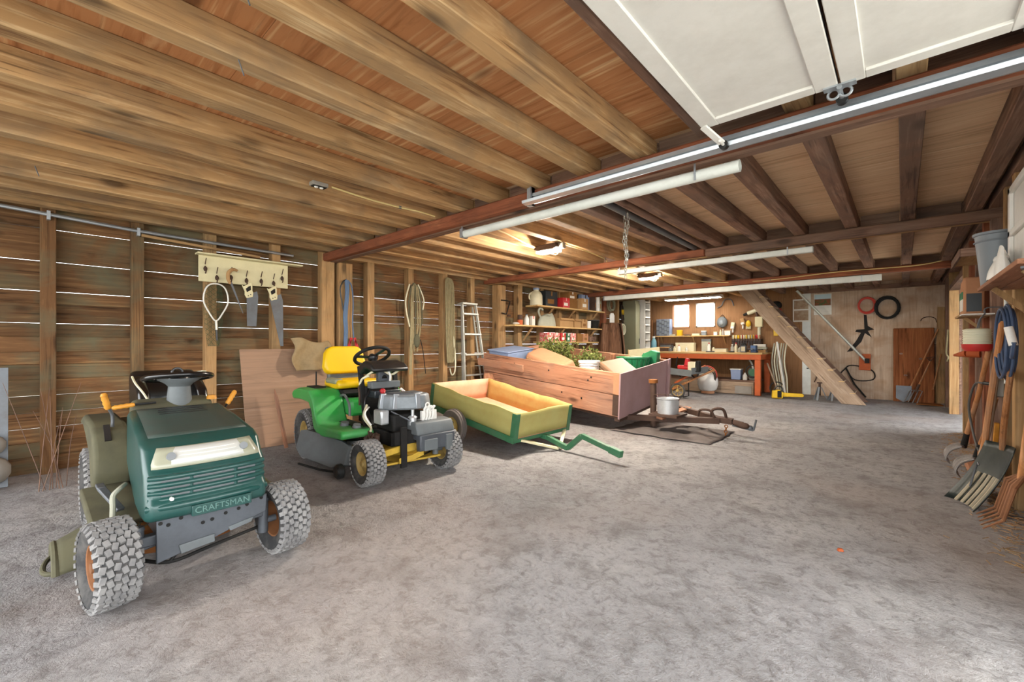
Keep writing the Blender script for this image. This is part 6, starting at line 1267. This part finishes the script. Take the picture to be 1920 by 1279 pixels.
o = thing('spade', 'rusty spade with grey worn handle behind the black scoop', 'spade', (.46, 5.12, .02)); B().prism([(-.11, .0), (.1, .0), (.12, .3), (-.12, .3)], .0, .01, 'yz').build('blade', 'rust', o, bevel=.004); B().tube([(.01, 0, .28), (.06, -.02, .6), (.10, -.06, 1.2)], .02, 8, sub=4).build('handle', 'wood_stair_z', o, smooth=True)
o = thing('hoe', 'long handled hoe with worn brown shaft nearest scoop', 'hoe', (.48, 4.92, .02)); B().tube([(-.02, .05, .03), (.0, .03, .5), (.07, -.12, 1.35)], .019, 8, sub=4).build('handle', 'wood_handle_z', o, smooth=True); B().prism([(-.08, 0), (.08, 0), (.08, .12), (-.08, .12)], -.03, -.022, 'yz').build('blade', 'iron_brown', o)
o = thing('pitchfork', 'rusty wide pitchfork lying at foot of right wall', 'pitchfork', (.46, 4.15, .02)); 
for k in range(5): B().tube([(.1, .02 * k - .05, .36), (.05, -.14 + .07 * k, .30), (-.0, -.16 + .075 * k, .1), (-.08, -.10 + .08 * k, .012)], [.012, .011, .009, .004], 7, sub=1).build('tine', 'tine_rust', o, smooth=True)
B().cyl((.09, -.01, .34), (.13, -.2, 1.1), .018, n=10).build('handle', 'wood_handle_z', o, smooth=True)
o = thing('yellow_stake', 'orange yellow wooden stake standing between forks at right wall', 'stake', (.56, 5.40, .0)); B().bar((0, 0, .02), (.02, -.06, .55), .035, .03).build('stake_shaft', 'orange_grip', o, bevel=.004)
B().box((0, 0, 0), (.1, .1, .1))
o = thing('rope_end', 'frayed rope hanging from doorway post at back right', 'rope', (.59, 10.66, 1.35)); B().tube([(0, 0, .1), (-.01, 0, -.1), (-.02, .02, -.3), (.0, -.03, -.38), (-.01, .02, -.45)], .014, 7, sub=4).build('strand', 'strap_olive', o, smooth=True)
o = thing('floor_timber', 'short wooden offcut on floor under the manure forks', 'wood', (.50, 5.9, .02)); B().box((0, 0, .03), (.1, .4, .06)).build('block', 'wood_trailer_y', o, bevel=.006)
# straw and debris along the right wall foot
random.seed(41); g = B()
for i in range(900):
    y = random.uniform(3.4, 8.2); x = .64 - abs(random.gauss(0, .12)); a_ = random.random() * 6.28; L = random.uniform(.02, .07)
    p = Vector((x, y, fz(x, y) + .006 + random.random() * .01)); g.bar(p, p + Vector((math.cos(a_) * L, math.sin(a_) * L, random.uniform(-.003, .006))), .003, .003)
o = g.build('straw_litter', 'wood_stud_x', None); tag(o, 'scattered straw and twigs along foot of right wall', 'straw', kind='stuff')
for i, (x, y, s, mt, lb) in enumerate(((-.27, 3.18, .02, 'rust_orange', 'small orange stone lying alone on open sand'),)):
    q = B(); q.box((0, 0, s * .4), (s * 1.6, s * 1.1, s * .8), taper=.7); q = q.build('brick_chip', mt, None, bevel=.003, loc=(x, y, fz(x, y)), rot=(0, 0, .5)); tag(q, lb, 'stone')

# ================================================================ OVERHEAD DOOR, TRACK, TUBES, LAMPS
d1 = struct('door_1')
ZD = 2.375
def section(xa, xb):
    e = bpy.data.objects.new('door_section', None); COL.objects.link(e); e.parent = d1
    ya, yb = -2.55, 2.48; st = .09
    B().b2((xa + .003, ya, ZD + .012), (xb - .003, yb, ZD + .03)).build('panel', 'white_paint', e)
    B().b2((xa + .003, ya, ZD), (xa + st, yb, ZD + .04)).build('rail', 'white_paint', e, bevel=.003, seg=1); B().b2((xb - st, ya, ZD), (xb - .003, yb, ZD + .04)).build('rail', 'white_paint', e, bevel=.003, seg=1)
    n = 4; w = (yb - ya) / n
    for k in range(n + 1):
        y = ya + w * k; B().b2((xa + st, max(ya, y - .07), ZD + .0005), (xb - st, min(yb, y + .07), ZD + .0395)).build('stile', 'white_paint', e, bevel=.003, seg=1)
    return e
section(-.82, -.215); section(-.21, .395); section(.40, 1.0)
def hinge(x, y):
    h = B(); h.b2((x - .06, y - .02, ZD - .008), (x + .06, y + .02, ZD)); h.cyl((x, y - .02, ZD - .015), (x, y + .1, ZD - .015), .010); h.torus((x + .02, y + .03, ZD - .02), .022, .006, 'y', 14, 6); h.torus((x - .025, y + .03, ZD - .02), .022, .006, 'y', 14, 6); h.build('hinge', 'galvanised', d1, smooth=True)
    B().cyl((x, y + .09, ZD - .02), (x, y + .12, ZD - .02), .024, n=14).build('roller', 'black_plastic', d1, smooth=True)
hinge(-.2125, 2.47); hinge(.397, 2.47)
a = B(); a.bar((-.80, 2.44, ZD - .005), (-.74, 2.56, ZD - .07), .04, .012); a.cyl((-.74, 2.52, ZD - .07), (-.74, 2.62, ZD - .07), .008); a.build('corner_arm', 'white_paint', d1, bevel=.002); B().cyl((-.74, 2.58, ZD - .07), (-.74, 2.61, ZD - .07), .024, n=14).build('roller', 'black_plastic', d1, smooth=True)
# galvanised C-track along the first beam
tk = B(); pr = [(2.695, 2.375), (2.69, 2.375), (2.69, 2.305), (2.645, 2.290), (2.60, 2.300), (2.595, 2.320), (2.605, 2.320), (2.61, 2.308), (2.645, 2.300), (2.68, 2.312), (2.695, 2.345)]
tk.prism(pr, -2.22, .66, 'yz'); tk.build('track', 'galvanised', d1)
tk = B(); tk.b2((-2.22, 2.665, 2.36), (.66, 2.695, 2.385)); tk.build('track_angle', 'galvanised', d1)
tk = B(); tk.b2((-2.22, 2.66, 2.29), (-2.17, 2.695, 2.53)); tk.b2((-2.175, 2.64, 2.29), (-2.17, 2.695, 2.53)); tk.build('track_hanger', 'galvanised', d1)
for x in (-1.4, -.5, .3): B().cyl((x, 2.655, 2.34), (x, 2.69, 2.34), .008, n=8).build('track_bolt', 'steel_gray', d1)
def wtube(label, x0, x1, y, z, r, box=False):
    o = thing('white_tube', label, 'tube', (0, 0, 0), group=None)
    if box: B().b2((x0, y - r, z - r), (x1, y + r, z + r)).build('tube_body', 'white_tube', o, bevel=.01)
    else: B().lathe([(r, x0), (r, x1), (r * .9, x1), (r * .9, x0)], 'x', 20, (0, y, z), closed=True).build('tube_body', 'white_tube', o, smooth=True)
    B().b2((x0 - .004, y - r - .003, z - r), (x0 + .03, y + r + .003, z + r + .012)).build('end_bracket', 'galvanised', o)
    for x in (x0 + .03, x1 - .25): B().b2((x - .006, y - r - .004, z - r), (x + .006, y - r, z + r + .05)).build('hanger_strap', 'galvanised', o)
    return o
wtube('long white tube slung under the nearest ceiling beam', -3.18, -.72, 2.84, 2.262, .036); wtube('white square tube slung under the second ceiling beam', -3.18, -.75, 5.97, 2.275, .034, True); wtube('white board strapped under the third ceiling beam', -5.3, -.25, 9.22, 2.28, .05, True)
# hanging chain
o = thing('hanging_chain', 'doubled steel chain hanging from joist behind first beam', 'chain', (-1.965, 3.80, 2.44))
for s in (0, 1):
    for k in range(14 + 4 * s):
        z = -.02 - .034 * k; y = (.0 if s else .05) + .02 * math.sin(k * .7) - .0025 * k * (1 - 2 * s) ; x = -.03 + .06 * s - .002 * k * (2 * s - 1)
        pts = [(x, y - .010, z - .012), (x, y - .010, z + .012), (x, y, z + .022), (x, y + .010, z + .012), (x, y + .010, z - .012), (x, y, z - .022)]
        if k % 2: pts = [(x + (p[1] - y), y, p[2]) for p in pts]
        B().tube(pts, .0035, 5, closed=True).build('link', 'aluminium', o, smooth=True)
B().cyl((0, .02, -.03), (0, .02, .02), .006).build('nail', 'steel_gray', o)
# lamps
def lamp(label, x, y):
    o = thing('caged_lamp', label, 'lamp', (x, y, 2.43))
    B().prism([(-.02, 0), (.30, 0), (.32, -.05), (.26, -.075), (.02, -.075), (-.04, -.05)], -.08, .08).build('housing', 'iron_brown', o, bevel=.012)
    B().box((.14, 0, -.085), (.30, .13, .02)).build('diffuser', 'lamp_glow', o, bevel=.006)
    B().b2((.30, -.03, -.07), (.38, .03, .0)).build('socket_box', 'plug_box', o, bevel=.006); B().tube([(.32, 0, -.07), (.28, -.02, -.14), (.2, -.03, -.12)], .006, 6, sub=4).build('pull_cord', 'yellow_cable', o, smooth=True)
    for k in range(5): B().bar((.02 + .06 * k, -.07, -.097), (.02 + .06 * k, .07, -.097), .003, .003).build('guard_wire', 'steel_gray', o)
    return o
lamp('glowing ceiling lamp above the yellow cart', -3.42, 4.35); lamp('glowing ceiling lamp over far side of trailer', -3.46, 7.3)
def cable(label, pts, r=.007, mat='yellow_cable'):
    o = thing('ceiling_cable', label, 'cable', (0, 0, 0)); B().tube(pts, r, 6, sub=4).build('cable', mat, o, smooth=True)
    p = pts[len(pts) // 2]; B().b2((p[0] - .006, p[1] - .012, p[2] - .01), (p[0] + .006, p[1] + .012, p[2] + .012)).build('staple', 'steel_gray', o)
cable('pale yellow cable from junction box along near joist', [(-3.32, 1.6, 2.425), (-3.35, 1.95, 2.42), (-3.36, 2.25, 2.425), (-3.34, 2.45, 2.428), (-3.36, 2.64, 2.43)]); cable('pale cable from first beam to the nearer lamp', [(-3.18, 2.95, 2.43), (-3.25, 3.5, 2.42), (-3.4, 4.1, 2.41), (-3.42, 4.32, 2.41)])
cable('pale cable from nearer lamp back to second beam', [(-3.05, 4.4, 2.41), (-3.1, 5.0, 2.42), (-3.2, 5.6, 2.425), (-3.3, 5.82, 2.43)]); cable('pale cable running along face of third beam', [(-3.1, 7.4, 2.4), (-2.9, 8.4, 2.39), (-2.6, 9.1, 2.40), (-1.8, 9.1, 2.37), (-.8, 9.1, 2.41), (.1, 9.1, 2.40), (.45, 9.1, 2.44)])
o = thing('junction_box', 'small open metal junction box on near joist', 'junction box', (-3.32, 1.5, 2.43)); B().b2((-.035, -.06, -.03), (.035, .06, .0)).build('box', 'plug_box', o, bevel=.004); B().b2((-.025, -.05, -.034), (.025, .05, -.03)).build('cover', 'black_matte', o); 
for y in (-.02, .02): B().ball((0, y, -.036), (.014, .016, .008), 8, 5).build('wire_nut', 'white_plastic', o, smooth=True)
# fluorescent fitting over the bench
o = thing('fluorescent_light', 'long glowing fluorescent fitting above the workbench windows', 'lamp', (-4.05, 11.55, 2.43)); B().prism([(-.12, -.06), (-.07, 0), (.07, 0), (.12, -.06), (.05, -.035), (-.05, -.035)], -.72, .72, 'yz').build('reflector', 'white_paint', o)
for y in (-.05, .05): B().cyl((-.68, y, -.055), (.68, y, -.055), .019, n=12).build('tube', 'tube_glow', o, smooth=True)
for x in (-.71, .69): B().b2((x, -.1, -.07), (x + .02, .1, -.01)).build('end_cap', 'white_paint', o)
# nails in joists
o = ce
for x, y in ((-2.15, .62), (-1.69, .5), (-3.3, -.1), (-4.5, .05)): B().cyl((x, y, 2.44), (x + .01, y + .02, 2.37), .003, n=6).build('nail', 'steel_gray', o)

# pieces that belong to a part go under that part
NEST = {'back_board': ('hook', 'screw_plug'), 'mount': ('print',), 'page': ('sky_print', 'tree_print', 'date_rule'), 'moving_jaw': ('screw',), 'diffuser': ('guard_wire',), 'housing': ('socket_box', 'pull_cord'),
        'body': ('tape', 'print_panel', 'cap', 'label_panel', 'label_band', 'handle_slot'), 'jar_body': ('jar_lid',), 'box': ('socket', 'plug', 'cover', 'wire_nut'), 'spool': ('twine_turn',), 'wheel': ('tyre',), 'case': ('drawer',), 'pail_wall': ('bail',), 'basket_wall': ('rib', 'contents'), 'coupler': ('coupler_handle', 'hitch_pin', 'chain_link'), 'jack_tube': ('jack_cap', 'jack_foot', 'jack_crank'), 'window_frame': ('pane',), 'blade': ('blade_rib', 'wire')}
for root in [q for q in COL.objects if q.parent is None and q.children]:
    for host, kids in NEST.items(): nest(root, host, kids)
    if root.name.startswith('hand_saw'): nest(root, 'handle', ('saw_screw', 'handle_opening'))
